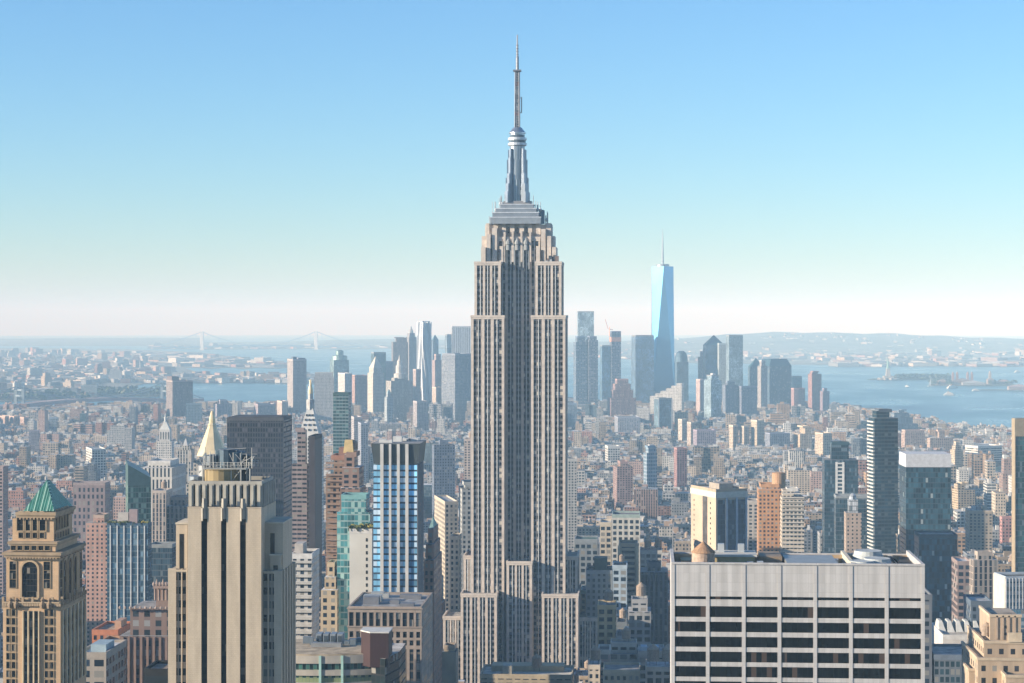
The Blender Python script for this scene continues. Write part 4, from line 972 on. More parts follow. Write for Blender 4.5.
T('slim pinkish brown tower with banded floors, stepped beside a dark shaft', APT, ('g', 292, 307, 1300, 6), 464, facade('mauve banded brick', 3, 2.9, .9, .42, wall=(.30, .24, .23), bump=0, pblind=.1), (.3, .24, .23), 620, tiers=[(430, .55, .8, .12)], name='apartment_tower')
T('plain dark brown blade tower rising beside the slim banded tower', OFF, ('g', 308.5, 315, 1290, 28), 438, plain('dark brown panels', (.055, .045, .05), .6), (.05, .045, .05), 615, name='office_tower')
T('dark teal glass tower with pale floor bands, flat topped, near the clock tower', APT, ('g', 333, 348.5, 2150, 20), 411, facade('teal banded glazing', 3, 3.5, .9, .62, wall=(.20, .26, .27), glass=(.012, .06, .07), blind=(.08, .16, .16), pblind=.1, bump=0, grough=.15), (.05, .1, .1), 470, tiers=[(394, .99, .99)], name='apartment_tower')
T('brown brick tower with balconies and a yellow water tank house', APT, ('g', 326, 349, 1080, 24), 476, facade('brown brick flats', 3.0, 2.9, .5, .5, wall=(.27, .18, .13), bump=0, pblind=.3), BRK, 600, tiers=[(458, .62, .7, .1)], pent=[(.45, .95, .2, .8, 5, (.30, .16, .12))], parts=[balc(30, (.30, .21, .16), False)], name='apartment_tower')
def yellow_top(root, w, dp, z, zz):
    p = MB((.62, .46, .22)); xx = -w * .2; p.prism([(xx - 2.7, -2.5), (xx + 2.7, -2.5), (xx + 2.7, 2.5), (xx - 2.7, 2.5)], z(454), z(441), 0, 0, poly1=[(xx - 2, -1.8), (xx + 2, -1.8), (xx + 2, 1.8), (xx - 2, 1.8)]); p.obj('tank_house', [MAT['paint']], root)
T('reddish brick tower with scaffolding and roof tanks behind the teal block', APT, ('g', 340, 360, 1060, 22), 488, 'slab', (.30, .20, .16), 560, tiers=[(468, .85, .8), (455, .5, .6, -.1)], parts=[yellow_top], top=('tank', 1), name='apartment_tower')
def roofgarden(root, w, dp, z, zz):
    g = MB((.12, .14, .05)); rr = random.Random(11)
    for i in range(60):
        x, y = rr.uniform(-w / 2, w / 2), rr.uniform(-dp / 2, dp / 3); s = rr.uniform(.5, 1.2); c_ = rr.choice([(.10, .13, .04), (.35, .28, .06), (.16, .17, .06)])
        for j in range(4):
            a = rr.uniform(0, pi); p = Vector((x + rr.uniform(-.5, .5), y + rr.uniform(-.5, .5), zz + .4 + rr.uniform(0, 1.4))); u = Vector((cos(a), sin(a), rr.uniform(-.4, .4))) * s; v = Vector((-sin(a) * .3, cos(a) * .3, 1)) * s * .8
            g.face([tuple(p - u - v), tuple(p + u - v), tuple(p + u + v), tuple(p - u + v)], 0, None, c_)
    tag(g.obj('roof_garden', [MAT['paint']], root), kind='stuff')
T('narrow teal glass building glowing pale green, directly behind the blank white wall', APT, ('g', 337, 370, 1005, 14), 512, facade('pale teal glazing', 1.6, 3.2, .92, .8, wall=(.30, .42, .42), glass=(.06, .20, .22), blind=(.25, .40, .38), pblind=.2, bump=0, grough=.2), (.2, .4, .4), 660, tiers=[(497, .75, .9, .0)], name='apartment_tower')
def blankwin(root, w, dp, z, zz):
    d = MB((.03, .03, .03))
    for i in range(26): d.box(w / 2 - 3.0, w / 2 - 2.1, -dp / 2 - .08, -dp / 2 + .1, zz - 5 - i * 3.1, zz - 3.4 - i * 3.1, 0, 0)
    d.obj('window', [MAT['dglass']], root)
T('tall blank white wall building with one column of small windows and planted roof', APT, ('g', 349.5, 372, 985, 16), 531, plain('white blank wall', (.62, .60, .55), .85, nscale=.05), WHT, 610, parts=[blankwin, roofgarden], name='apartment_tower')
T('white apartment block with blue gridded windows, beside the ribbed tower', APT, ('g', 291, 312, 900, 20), 556, facade('white flats', 3.2, 3.0, .5, .55, wall=(.55, .53, .5), glass=(.03, .05, .08), bump=0, pblind=.1), WHT, 640, pent=[(.1, .5, .2, .7, 5, (.5, .45, .4))], parts=[balc(30, (.5, .48, .44), True)], name='apartment_tower')
T('grey stone block with arched upper loft below the brown blade tower', 'office block', ('g', 321, 337, 1000, 24), 590, 'punch', (.45, .36, .25), 630, tiers=[(578, .7, .7), (566, .45, .5)], name='office_block')
T('small ochre topped cream block with turret roof above the street canyon', 'office block', ('g', 293, 322, 1150, 24), 612, 'punch', (.50, .38, .26), 640, tiers=[(604, .6, .6)], name='office_block')
# brown gothic block and neighbours lower left
def colonnade(root, w, dp, z, zz):
    c = MB((.34, .24, .20)); n = 7
    for i in range(n):
        xx = w * .10 + (w * .40) * i / (n - 1); c.lathe(xx, -dp * .38, [(.45, z(601)), (.45, z(589))], 8)
    c.box(w * .07, w * .53, -dp * .42, -dp * .05, z(589), z(586), 0, 0); c.obj('colonnade', [MAT['stone']], root)
    f = MB((.40, .30, .25))
    for i in range(9): f.lathe(w * .08 + w * .44 * i / 8, -dp * .41, [(.5, z(586)), (.6, z(584.5)), (.05, z(582 - 3 * (i % 2)))], 6)
    for i in range(12): f.lathe(-w / 2 + w * i / 11, -dp / 2 + .6, [(.4, z(609)), (.5, z(607.5)), (.05, z(606))], 6)
    f.obj('finial', [MAT['stone']], root)
    b = MB((.27, .19, .16)); b.box(w * .09, w * .51, -dp * .30, dp * .3, zz, z(589), 0, 0); b.obj('penthouse', [MAT['stone']], root)
GOTH = facade('brown gothic bays', 4.2, 3.7, .52, .62, wall=(.24, .165, .14), glass=(.03, .04, .05), blind=(.22, .22, .22), pblind=.3, bump=0, span=(.15, .11, .10))
T('dark brown ornate office block with colonnaded penthouse and finials, nearer step', 'office block', ('g', 119.5, 176, 800, 26), 636, GOTH, (.2, .14, .12), 690, tiers=[(609, .86, .8, .09)], parts=[colonnade], top=('none',), strips=(9, .9, (.25, .17, .14)), name='office_block')
T('low near black roof box in front of the brown ornate block', 'office block', ('g', 144, 168, 640, 16), 672, plain('black metal box', (.012, .018, .022), .5), (.02, .02, .02), 690, name='office_block')
T('orange red brick block with one sunlit plain side wall', 'office block', ('g', 92, 118, 930, 26), 632, 'punch', (.50, .19, .10), 690, name='office_block', pent=[(.7, .95, .3, .7, 4, (.5, .3, .2))])
T('orange tan brick shaft with paired windows below the orange red block', 'office block', ('g', 96, 119, 830, 20), 646, facade('orange brick pairs', 3.6, 3.6, .45, .5, wall=(.50, .28, .16), bump=0), (.5, .28, .16), 690, name='office_block')
T('grey stone gabled block with green roof light at the lower edge', 'office block', ('g', 78, 106, 760, 30), 655, 'loft', (.38, .33, .28), 690, pent=[(.3, .85, .2, .6, 3, (.35, .45, .5))], name='office_block')
T('blue glass office block with thin white vertical fins and planted roof', OFF, ('g', 107, 148, 1330, 10), 525, facade('steel blue glazing', 1.7, 3.8, .9, .8, wall=(.12, .17, .2), glass=(.035, .09, .15), blind=(.12, .2, .27), pblind=.12, bump=0, grough=.15, gmetal=.3), (.05, .1, .15), 610, strips=(6, .7, (.6, .62, .62)), parts=[roofgarden], pent=[(.25, .5, .2, .5, 8, (.5, .46, .42)), (.52, .72, .2, .5, 10, (.34, .26, .26))], name='office_tower')
T('green glass tower with a slanting roof behind the finned blue block', OFF, ('r', 113, 128, 151, 1460, 16), 486, facade('dark green glazing', 1.7, 3.8, .88, .82, wall=(.14, .2, .18), glass=(.03, .085, .075), blind=(.15, .24, .2), pblind=.25, bump=0, grough=.15, glo=.4, ghi=1.8), (.05, .15, .12), 525, top=('wedge', 465, 478, (.10, .17, .16)), name='office_tower')
T('white columned commercial palace with tall arcaded upper storeys', 'department store', ('g', 140, 172, 1900, 60), 468, facade('white arcades', 3.6, 12, .45, .8, wall=(.60, .58, .54), bump=0, pblind=.05), WHT, 500, tiers=[(463, .7, .6)], name='office_block')
T('slim gothic white tower with pinnacled top beside the gold spire', OFF, ('g', 177, 191, 2250, 18), 450, 'ribs', (.52, .50, .46), 490, tiers=[(446, .7, .7)], top=('pyr', 438, (.5, .5, .5), .5), name='office_tower')
def campanile(root, w, dp, z, zz):
    b = MB(WHT); b.boxy(0, 0, w * .7, dp * .7, z(441), z(430), 0, 0); b.obj('belfry', [MAT['stone']], root)
    p = MB((.62, .62, .58)); p.pyr(-w * .36, w * .36, -dp * .36, dp * .36, z(430), z(420)); p.lathe(0, 0, [(1.6, z(424)), (1.8, z(419)), (.2, z(413))], 8); p.obj('lantern_roof', [MAT['stone']], root)
    q = MB((.05, .05, .05))
    for i in range(4): q.box(-w * .28 + i * w * .17, -w * .28 + i * w * .17 + w * .08, -dp * .352, -dp * .34, z(439.5), z(432), 0, 0)
    q.obj('belfry_opening', [MAT['paint']], root)
T('pale campanile tower with open belfry and small pyramid lantern', 'tower', ('g', 156.5, 171.5, 3000, 18), 441, 'punch', WHT, 480, parts=[campanile], top=('none',), name='bell_tower')
T('mauve brick warehouse with arched windows and a huge plain dark shadowed front', 'warehouse', ('g', 73, 105, 2000, 20), 484, facade('mauve brick arches', 4.6, 6.5, .45, .6, wall=(.26, .20, .20), bump=0), (.3, .24, .23), 520, name='warehouse')
T('salmon brick apartment house with white trim and stepped roof', 'apartment house', ('g', 86, 108, 1500, 24), 523, facade('salmon flats', 3.1, 3.1, .42, .5, wall=(.50, .30, .24), bump=0), PNK, 545, tiers=[(517, .5, .6)], name='apartment_house')
T('cream office tower with vertical windows between the finned block and ribbed tower', OFF, ('g', 152, 166, 1700, 24), 492, 'ribs', (.50, .42, .36), 555, top=('tank', 1, 1.3), name='office_tower')
T('tan shaft with a pink upper storey beside the ribbed tower', OFF, ('g', 166, 187, 1500, 26), 506, 'ribs', (.46, .38, .32), 575, tiers=[(499, .75, .7)], name='office_tower')
T('dark blue glass block hugging the ribbed tower low down', OFF, ('g', 149, 172, 1360, 16), 546, 'glass', (.03, .06, .09), 590, name='office_tower')
T('mauve slab at the photo edge with tiny square windows', APT, ('g', -30, 3, 1700, 14), 468, 'slab', (.36, .28, .27), 600, name='apartment_tower')
# between blue tower and skyscraper
T('brown brick stepped tower with ornate crown crowding the blue tower', OFF, ('g', 424, 434, 1020, 40), 560, 'punch', (.36, .22, .17), 680, tiers=[(545, .8, .8), (530, .55, .6)], top=('pyr', 520, (.25, .4, .36), .8), name='office_tower')
T('sunlit cream block with a dark flank, mid canyon', 'office block', ('r', 433.5, 445, 458, 1650, 14), 503, 'punch', (.50, .43, .34), 560, name='office_block')
T('broad grey shadowed slab close against the tall skyscraper', 'office block', ('r', 459, 462, 476, 1520, 10), 489, 'punch', (.42, .42, .40), 570, tiers=[(484, .7, .8, .1)], name='office_block')
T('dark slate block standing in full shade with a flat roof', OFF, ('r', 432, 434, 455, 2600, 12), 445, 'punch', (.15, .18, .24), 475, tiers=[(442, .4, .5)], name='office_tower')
T('tan tower with dotted windows beside the tall skyscraper, upper canyon', APT, ('g', 464, 474, 2300, 20), 440, 'slab', (.45, .38, .34), 480, top=('tank', 1, 1.4), name='apartment_tower')
T('low dark tower with wrapped top in the shaded canyon', OFF, ('g', 424, 432, 1210, 20), 640, 'punch', (.25, .18, .15), 680, name='office_tower')
T('small cream roofed block in front of the stepped brown tower', 'office block', ('g', 450, 459, 1330, 20), 538, 'punch', (.55, .48, .38), 570, name='office_block')
T('yellowish stone block with bare parapet at the foot of the tall skyscraper', 'office block', ('g', 441.5, 456, 1120, 14), 652, plain('bare ochre wall', (.45, .38, .28), .9), TAN, 690, tiers=[(648, .7, .7)], name='office_block')
T('wide tan rooftop block with white parapet at the foot of the tall skyscraper', 'office block', ('g', 480, 572, 1080, 30), 676, 'loft', (.48, .40, .28), 690, roofc=(.62, .58, .5), pent=[(.24, .34, .1, .4, 5, (.55, .5, .4)), (.1, .9, .5, .9, 3, (.5, .42, .28))], top=('tank', 1, 1.4), name='office_block')
def roundhouse(root, x, y, z, r, h, col):
    p = MB(col); p.lathe(x, y, [(r, z - 2), (r, z + h), (r * 1.03, z + h + .3), (r * .4, z + h + 1)], 20); p.obj('tank_house', [MAT['wood']], root)
def sidebalc(root, w, dp, zz):
    b = MB((.60, .58, .54))
    for i in range(44):
        zf = zz - 10 - i * 3.1
        if zf < 5: break
        b.box(-w / 2 - 1.3, -w / 2 - .003, -dp / 2, dp / 2, zf, zf + 1.15, 0, 0, bottom=True)
    b.obj('balcony_rails', [MAT['paint']], root)
def whiteband(root, w, dp, z, zz):
    b = MB((.60, .60, .62)); b.box(-w / 2 - .2, w / 2 + .2, -dp / 2 - .2, dp / 2 + .2, zz - .8, z(454), 0, 0); b.obj('roof_band', [MAT['paint']], root)
def tanflank(root, w, dp, z, zz):
    p = MB((.36, .29, .20)); p.box(-w / 2 - .6, -w / 2 - .003, -dp / 2 - .5, dp / 2, 0, zz + 1, 0, 0); p.box(-w / 2, w / 2, -dp / 2 - .5, -dp / 2 - .003, zz - 12, zz + 1, 0, 0); p.obj('tan_frame', [MAT['paint']], root)
# ---- right of the tall skyscraper
def diag_tower(root, w, dp, z, zz):
    c = MB((.60, .57, .50)); q = 1.0
    c.box(-w / 2 - .4, w / 2 + .4, -dp / 2 - .5, dp / 2 + .4, zz - 5, zz - .8, 0, 0, bottom=True); c.obj('fascia', [MAT['paint']], root)
    g = MB((.03, .05, .08), 1.8); g.box(-w / 2 + 1.5, w / 2 - 1.2, -dp / 2 - .25, -dp / 2 + .5, 0, zz - 6.5, 0, 0)
    g.obj('glazing', [facade('navy glazing', 1.8, 3.6, .9, .85, wall=(.05, .07, .1), glass=(.02, .045, .085), blind=(.10, .14, .18), pblind=.10, bump=0, grough=.12, gmetal=.2)], root)
    f = MB((.38, .44, .52))
    for t in (.335, .66, .97): f.box(-w / 2 + w * t - .8, -w / 2 + w * t + .8, -dp / 2 - .8, -dp / 2 - .253, 0, zz - 5.003, 0, 0)
    f.obj('fin', [MAT['paint']], root)
    s = MB((.10, .09, .085)); s.box(-w / 2 - .2, -w / 2 - .003, -dp * .16, dp * .02, 0, zz - 5.2, 0, 0); s.obj('window_slot', [MAT['dglass']], root)
    d = MB((.05, .045, .04))
    for i in range(26): d.box(-w / 2 - .12, -w / 2 - .003, dp * .36, dp * .385, zz - 10 - i * 3.6, zz - 8.6 - i * 3.6, 0, 0); d.box(-w / 2 - .12, -w / 2 - .003, -dp * .30, -dp * .27, zz - 10 - i * 3.6, zz - 8.6 - i * 3.6, 0, 0)
    d.obj('window', [MAT['dglass']], root)
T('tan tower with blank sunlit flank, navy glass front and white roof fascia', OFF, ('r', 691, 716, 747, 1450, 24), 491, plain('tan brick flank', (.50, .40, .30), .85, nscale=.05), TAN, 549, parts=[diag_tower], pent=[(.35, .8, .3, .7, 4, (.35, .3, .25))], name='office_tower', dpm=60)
T('orange brick apartment tower with a round brick tank house', APT, ('g', 758.5, 781.5, 1560, 22), 489, facade('orange brick grid', 3.1, 3.0, .52, .52, wall=(.50, .27, .14), glass=(.03, .03, .04), bump=0, pblind=.2), (.5, .27, .14), 549, tiers=[(486, .8, .8, .05)], parts=[lambda r, w, dp, z, zz: roundhouse(r, w * .42, 0, zz, 5.2, 9, (.48, .29, .17))], name='apartment_tower')
T('white apartment tower with rounded balconies beside the orange brick tower', APT, ('g', 781.8, 804, 1540, 20), 497, facade('white balcony flats', 3.2, 2.95, .6, .5, wall=(.56, .50, .42), bump=0, pblind=.2), WHT, 549, tiers=[(490, .5, .7, -.2)], parts=[balc(30, (.58, .53, .47), False)], name='apartment_tower')
T('small pale apartment block in the gap beside the navy glass front', 'apartment block', ('g', 748, 758.5, 1650, 20), 502, 'slab', (.48, .44, .40), 549, name='apartment_block')
def teal_parts(root, w, dp, z, zz):
    s = MB((.66, .66, .64), 1.2)
    for t in (.36, .56): s.box(-w / 2 + w * t - 1, -w / 2 + w * t + 1, -dp / 2 - .6, -dp / 2 - .003, 0, z(462), 0, 0)
    for i in range(30): s.box(-w / 2 + w * .36, -w / 2 + w * .56, -dp / 2 - .4, -dp / 2 - .1, z(464) - i * 3.6, z(464) - i * 3.6 + 1.3, 0, 0)
    s.obj('white_trim', [MAT['paint']], root)
T('dark teal glass tower with a white ladder strip and grey cap box', OFF, ('g', 824.5, 858, 1900, 26), 460, facade('deep teal glazing', 1.7, 3.7, .9, .82, wall=(.06, .08, .1), glass=(.018, .05, .075), blind=(.08, .12, .15), pblind=.1, bump=0, grough=.12, gmetal=.25), (.03, .07, .09), 549, tiers=[(444, .52, .6, -.02)], parts=[teal_parts], name='office_tower')
T('dark teal lower wing stepping down beside the grey capped tower', OFF, ('g', 836, 873, 1800, 20), 497, 'glass', (.02, .05, .07), 549, name='office_tower')
def lantern(root, w, dp, z, zz):
    g = MB((.5, .52, .55), 1.6); g.boxy(0, 0, w * .6, dp * .6, zz, z(500), 0, 0); g.lathe(0, 0, [(w * .25, z(500)), (w * .2, z(496)), (w * .05, z(494))], 12); g.obj('glass_lantern', [MAT['glass']], root)
T('narrow tan tower topped by a small glass lantern', APT, ('g', 846, 861.5, 1650, 16), 513, facade('tan dotted flats', 3.4, 3.1, .35, .45, wall=(.42, .33, .27), bump=0, pblind=.1), TAN, 549, parts=[lantern], top=('none',), name='apartment_tower')
T('tall dark glass apartment tower with pale balcony edges on the sunny side', APT, ('r', 868.5, 874.5, 898, 1750, 11), 418, facade('dark teal banded', 3, 3.1, .94, .66, wall=(.07, .09, .10), glass=(.012, .035, .05), blind=(.08, .1, .1), pblind=.12, bump=0, grough=.15), (.1, .12, .14), 549, tiers=[(411, .55, .7, -.1)], parts=[lambda r, w, dp, z, zz: sidebalc(r, w, dp, zz)], name='apartment_tower')
T('dark glass block with a broad white roof band, scattered light reflections', OFF, ('r', 899.5, 906, 951, 1500, 2), 466, facade('navy teal glazing', 1.8, 3.8, .9, .85, wall=(.05, .07, .09), glass=(.018, .05, .07), blind=(.25, .28, .28), pblind=.05, bump=0, grough=.1, gmetal=.3, glo=.3, ghi=2.4), (.03, .06, .08), 640, parts=[lambda r, w, dp, z, zz: whiteband(r, w, dp, z, zz)], name='glass_tower')
T('lower dark teal glass wing in front of the white banded block', OFF, ('g', 919, 957.5, 1400, 24), 536, facade('navy glazing low', 1.8, 3.8, .92, .88, wall=(.03, .05, .07), glass=(.014, .045, .065), blind=(.3, .33, .32), pblind=.04, bump=0, grough=.1, gmetal=.3, glo=.3, ghi=2.6), (.03, .06, .08), 625, name='glass_tower')
T('narrow dark windowed tower hiding behind the pale travertine slab', OFF, ('g', 921, 932, 900, 30), 597, 'punch', (.16, .17, .19), 683, name='office_tower')
T('tan topped glass tower cut off by the photo edge', OFF, ('r', 1012.5, 1015.5, 1046, 1500, 6), 470, 'glass', (.03, .08, .09), 560, tiers=[(420, .99, .99)], name='glass_tower', parts=[lambda r, w, dp, z, zz: tanflank(r, w, dp, z, zz)])
def shedroof(root, w, dp, z, zz):
    for i in range(5):
        m = MB((.58, .57, .53)); x0 = -w / 2 + w * (i + .08) / 5; x1 = -w / 2 + w * (i + .92) / 5
        m.prism([(x0, -dp * .1), (x1, -dp * .1), (x1, dp * .35), (x0, dp * .35)], zz, zz + 5, 0, 0, poly1=[(x0 + .5, 0), (x1 - 1.5, 0), (x1 - 1.5, dp * .2), (x0 + .5, dp * .2)]); m.obj('roof_monitor', [MAT['paint']], root)
T('long white low block with a row of humped roof monitors', 'exhibition hall', ('g', 943, 987, 1000, 40), 637, plain('white panel wall', (.62, .58, .54), .8), WHT, 648, parts=[shedroof], roofc=(.5, .44, .36), name='office_block')
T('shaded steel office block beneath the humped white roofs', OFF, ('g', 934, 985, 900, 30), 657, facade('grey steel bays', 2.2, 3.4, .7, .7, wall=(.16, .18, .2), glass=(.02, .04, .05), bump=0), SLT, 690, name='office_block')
T('beige brick building with vertical piers and sunlit corner behind the dark wing', OFF, ('r', 971, 973.5, 998, 1150, 8), 560, 'ribs', (.44, .36, .30), 610, tiers=[(554, .6, .7)], name='office_tower')
T('brown brick building squeezed beside the dark teal glass wing', OFF, ('g', 957.5, 971.5, 1250, 24), 563, 'loft', (.28, .21, .19), 620, name='office_tower')
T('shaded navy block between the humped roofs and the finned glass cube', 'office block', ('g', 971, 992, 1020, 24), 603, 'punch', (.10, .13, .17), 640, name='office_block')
def cubeparts(root, w, dp, z, zz):
    f = MB((.62, .62, .62)); n = 22
    for i in range(n): f.box(-w / 2 + w * i / (n - 1) - .2, -w / 2 + w * i / (n - 1) + .2, -dp / 2 - .5, -dp / 2 - .003, zz - 14, zz + .3, 0, 0)
    f.obj('fin', [MAT['paint']], root)
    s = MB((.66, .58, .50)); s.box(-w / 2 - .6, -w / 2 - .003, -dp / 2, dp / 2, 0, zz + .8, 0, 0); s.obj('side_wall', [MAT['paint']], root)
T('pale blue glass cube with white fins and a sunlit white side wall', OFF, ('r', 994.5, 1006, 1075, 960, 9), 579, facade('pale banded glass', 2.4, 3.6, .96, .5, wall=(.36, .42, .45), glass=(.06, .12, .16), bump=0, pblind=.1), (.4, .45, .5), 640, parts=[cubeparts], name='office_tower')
# beige art deco block, lower right corner
def deco():
    Yf = 665; cx, zb, W, X, Z = frame_of(976, 1100, Yf); root = empty('office_block', (cx, Yf, zb), 0, 'beige brick art deco block with stepped sunlit shoulders and a blank roof tower', 'office block')
    BE = (.50, .38, .27); sm = stone_mat('beige brick', BE, .8, .3, .05); fm = facade('beige deco windows', 3.6, 3.9, .40, .46, wall=BE, bump=0, pblind=.25, glass=(.03, .03, .035))
    def blk(a, b, t, yf, yb, mat, name, rc=(.4, .33, .26)):
        m = MB(BE, 3.6); m.z0 = Z(t, yf) - 39.6; m.box(X(a, yf), X(b, yf), yf, yb, 0, Z(t, yf), 0, 1, rcol=rc); m.obj(name, [mat, MAT['roof']], root)
        c = MB((.58, .46, .33)); c.box(X(a, yf) - .25, X(b, yf) + .25, yf - .25, yf + .5, Z(t, yf), Z(t, yf) + .9, 0, 0, bottom=True); c.box(X(a, yf) - .25, X(a, yf) + .5, yf + .503, yb, Z(t, yf), Z(t, yf) + .9, 0, 0, bottom=True); c.obj('coping', [MAT['stone']], root)
    blk(1006, 1100, 678, -8, 20, fm, 'front_wing'); blk(978, 1100, 661, 0, 34, fm, 'stepped_wing'); blk(984, 1100, 644, 4, 38, fm, 'stepped_wing'); blk(990, 1021, 617.5, 9, 30, sm, 'roof_tower')
    blk(969, 977.5, 672, 6, 20, sm, 'stair_turret')
    s = MB((.42, .32, .24))
    for px in (997, 1003, 1009, 1015): s.box(X(px, 9) - .3, X(px, 9) + .3, 8.75, 9.0, Z(644), Z(620), 0, 0)
    s.obj('pilaster', [MAT['stone']], root)
    w = MB((.02, .02, .02)); 
    for py in (633, 640): w.boxy(X(1004, 9) + .1, 8.97, 1.2, .12, Z(py), Z(py - 3), 0, 0)
    w.obj('window', [MAT['dglass']], root)
    bl = MB((.62, .5, .36)); bl.box(X(1010), X(1024), 3.4, 4, Z(644), Z(644) + 3, 0, 0); bl.obj('balustrade', [MAT['stone']], root)
    tank(root, X(988, 9), 12, Z(644, 9), 1.6)
    reg(cx, Yf + 18, W + 14, 44, 0, 120, ybase=700)
deco()
T('curved blue glass tower with a pale cross patterned rounded side', APT, ('r', 643.5, 647, 657, 2900, 20), 453, facade('patterned blue glass', 2.6, 5.2, .55, .6, wall=(.30, .36, .42), glass=(.03, .09, .15), bump=0, pblind=.1), (.2, .3, .4), 490, tiers=[(447, .8, .8, .08)], pent=[(.3, .9, .2, .8, 3, (.5, .5, .5))], name='apartment_tower')
# shaded blocks in the canyon floor between the skyscraper and the pale slab
T('pale blank ended building standing side on amid shaded blocks', 'office block', ('g', 619, 637.5, 1330, 20), 545, facade('grey ladder windows', 12, 3.6, .7, .5, wall=(.42, .36, .28), bump=0, pblind=.1), TAN, 590, strips=(2, -1.6, (.58, .48, .34)), name='office_block')
T('white loft block with large gridded windows behind the side on building', 'loft building', ('g', 612, 640, 1500, 26), 516, facade('white loft grid', 4.2, 4.2, .6, .6, wall=(.55, .54, .5), bump=0, pblind=.1), WHT, 550, cornice=(.3, .38, .36), name='loft_building')
T('cream fronted loft with tall sash beside the white gridded loft', 'loft building', ('g', 600, 611.5, 1440, 24), 524, 'loft', (.55, .48, .38), 560, name='loft_building')
T('slate block with a green mansard and arcaded top storey', 'loft building', ('g', 574, 598, 1400, 26), 548, 'loft', (.24, .27, .30), 580, tiers=[(541, .96, .9)], roofc=(.08, .16, .14), name='loft_building')
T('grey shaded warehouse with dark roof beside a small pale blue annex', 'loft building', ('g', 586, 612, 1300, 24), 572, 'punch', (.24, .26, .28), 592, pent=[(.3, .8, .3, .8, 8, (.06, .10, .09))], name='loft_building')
T('pale blue painted annex with few windows', 'loft building', ('g', 612.5, 627, 1290, 22), 567, 'loft', (.42, .50, .56), 592, top=('tank', 1), name='loft_building')
T('long tan arcade building with teal cornice and two barrel tanks', 'loft building', ('g', 581, 634, 1352, 24), 592, facade('tan arcades', 3.4, 3.8, .55, .6, wall=(.34, .29, .22), bump=0), TAN, 612, top=('tank', 3, 1.3), cornice=(.22, .33, .32), name='loft_building')
T('ochre sunlit loft with a grid of dark square windows', 'loft building', ('g', 597.5, 616, 1130, 20), 607, facade('ochre grid', 4.0, 4.2, .62, .56, wall=(.55, .42, .24), bump=0, pblind=.08), (.55, .42, .24), 645, top=('tank', 1, 1.3), name='loft_building')
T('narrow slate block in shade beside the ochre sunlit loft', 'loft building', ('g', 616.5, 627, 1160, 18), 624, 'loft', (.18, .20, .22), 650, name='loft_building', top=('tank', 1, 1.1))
T('grey loft with white penthouse and copper roof tank', 'loft building', ('g', 628, 651, 1180, 22), 612, 'loft', (.36, .36, .36), 640, tiers=[(602, .7, .7)], top=('tank', 1, 1.5), name='loft_building')
T('pinkish loft with pale cornice low beside the skyscraper base', 'loft building', ('g', 598, 610, 1045, 18), 652, 'loft', (.46, .34, .29), 690, name='loft_building', cornice=(.6, .56, .5))
T('tiny cream block with one copper tank touching the skyscraper wing', 'loft building', ('g', 588, 600, 1015, 18), 667, 'punch', (.58, .50, .40), 690, name='loft_building', top=('tank', 1, 1.3))
T('flat grey loft with dark roof boxes between ochre loft and gridded loft', 'loft building', ('g', 616, 630, 1110, 20), 638, 'loft', (.34, .33, .32), 660, name='loft_building', pent=[(.1, .4, .2, .6, 3, (.15, .15, .16)), (.6, .9, .3, .8, 4, (.5, .48, .44))])
T('white arcaded loft with stone gable near the photo bottom', 'loft building', ('g', 609, 638, 1070, 22), 654, 'loft', (.55, .50, .42), 690, tiers=[(646, .9, .6)], top=('tank', 1, 1.2), name='loft_building')
T('grey grid loft with blue box roof lights', 'loft building', ('g', 638, 664, 1060, 22), 653, 'loft', (.42, .40, .36), 690, pent=[(.1, .35, .1, .4, 3, (.4, .5, .58)), (.5, .8, .1, .4, 3, (.4, .5, .58))], name='loft_building')
T('cream block with twin conical barrel tanks near the photo bottom', 'loft building', ('g', 646, 671, 1000, 22), 669, 'loft', (.48, .40, .32), 690, top=('tank', 2, 1.6), name='loft_building')
T('ochre flat roofed block with small windows beside the twin tank block', 'loft building', ('g', 603, 640, 1010, 22), 672, 'punch', (.56, .46, .32), 690, name='loft_building')
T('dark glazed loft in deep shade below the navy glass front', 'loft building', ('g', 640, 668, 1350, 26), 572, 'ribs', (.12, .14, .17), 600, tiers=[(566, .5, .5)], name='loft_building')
T('white fronted loft with two roof tanks close to the pale slab', 'loft building', ('g', 640, 662, 1450, 24), 552, 'loft', (.50, .48, .44), 570, top=('tank', 2, 1.3), name='loft_building')

# ---- downtown skyline, left group
D = 'office tower'
def DT(label, L_, C_, R_, yt, col, d=5400, style='ribs', yb=410, yaw=28, **k):
    return T(label, k.pop('cat', D), ('r', L_, C_, R_, d, yaw), yt, style, col, yb, name=k.pop('name', 'office_tower'), **k)
DT('massive slab with sunlit pink flank and dark ribbed face by the bridge', 164.5, 172.5, 192.8, 381.5, (.36, .30, .28), 5000, yb=420, pent=[(.0, .35, .1, .9, 12, (.16, .13, .13))])
DT('twin ribbed pale tower with dark notched top', 286, 293, 306.5, 360, (.42, .38, .36), 5200, 'punch', yaw=24, yb=405, pent=[(.0, .28, .0, .3, 8, (.12, .15, .2)), (.5, .95, .1, .9, 5, (.25, .25, .3))])
DT('plain grey slab with light roof edge left of the pale green domed building', 312.5, 314, 334, 377, (.44, .43, .42), 5100, 'punch', yaw=8, yb=425, tiers=[(373, .9, .8)])
DT('greenish octagonal office building with domed cap', 330, 334, 349, 360, (.20, .30, .30), 6200, 'glass', yb=375, top=('lathe', [(1.0, 360), (.95, 356), (.5, 355), (.5, 351), (.2, 350)], (.2, .3, .3)))
DT('white slab with plain sunlit end beside the domed building', 338, 345, 352, 374, (.60, .58, .55), 5300, 'punch', yb=395)
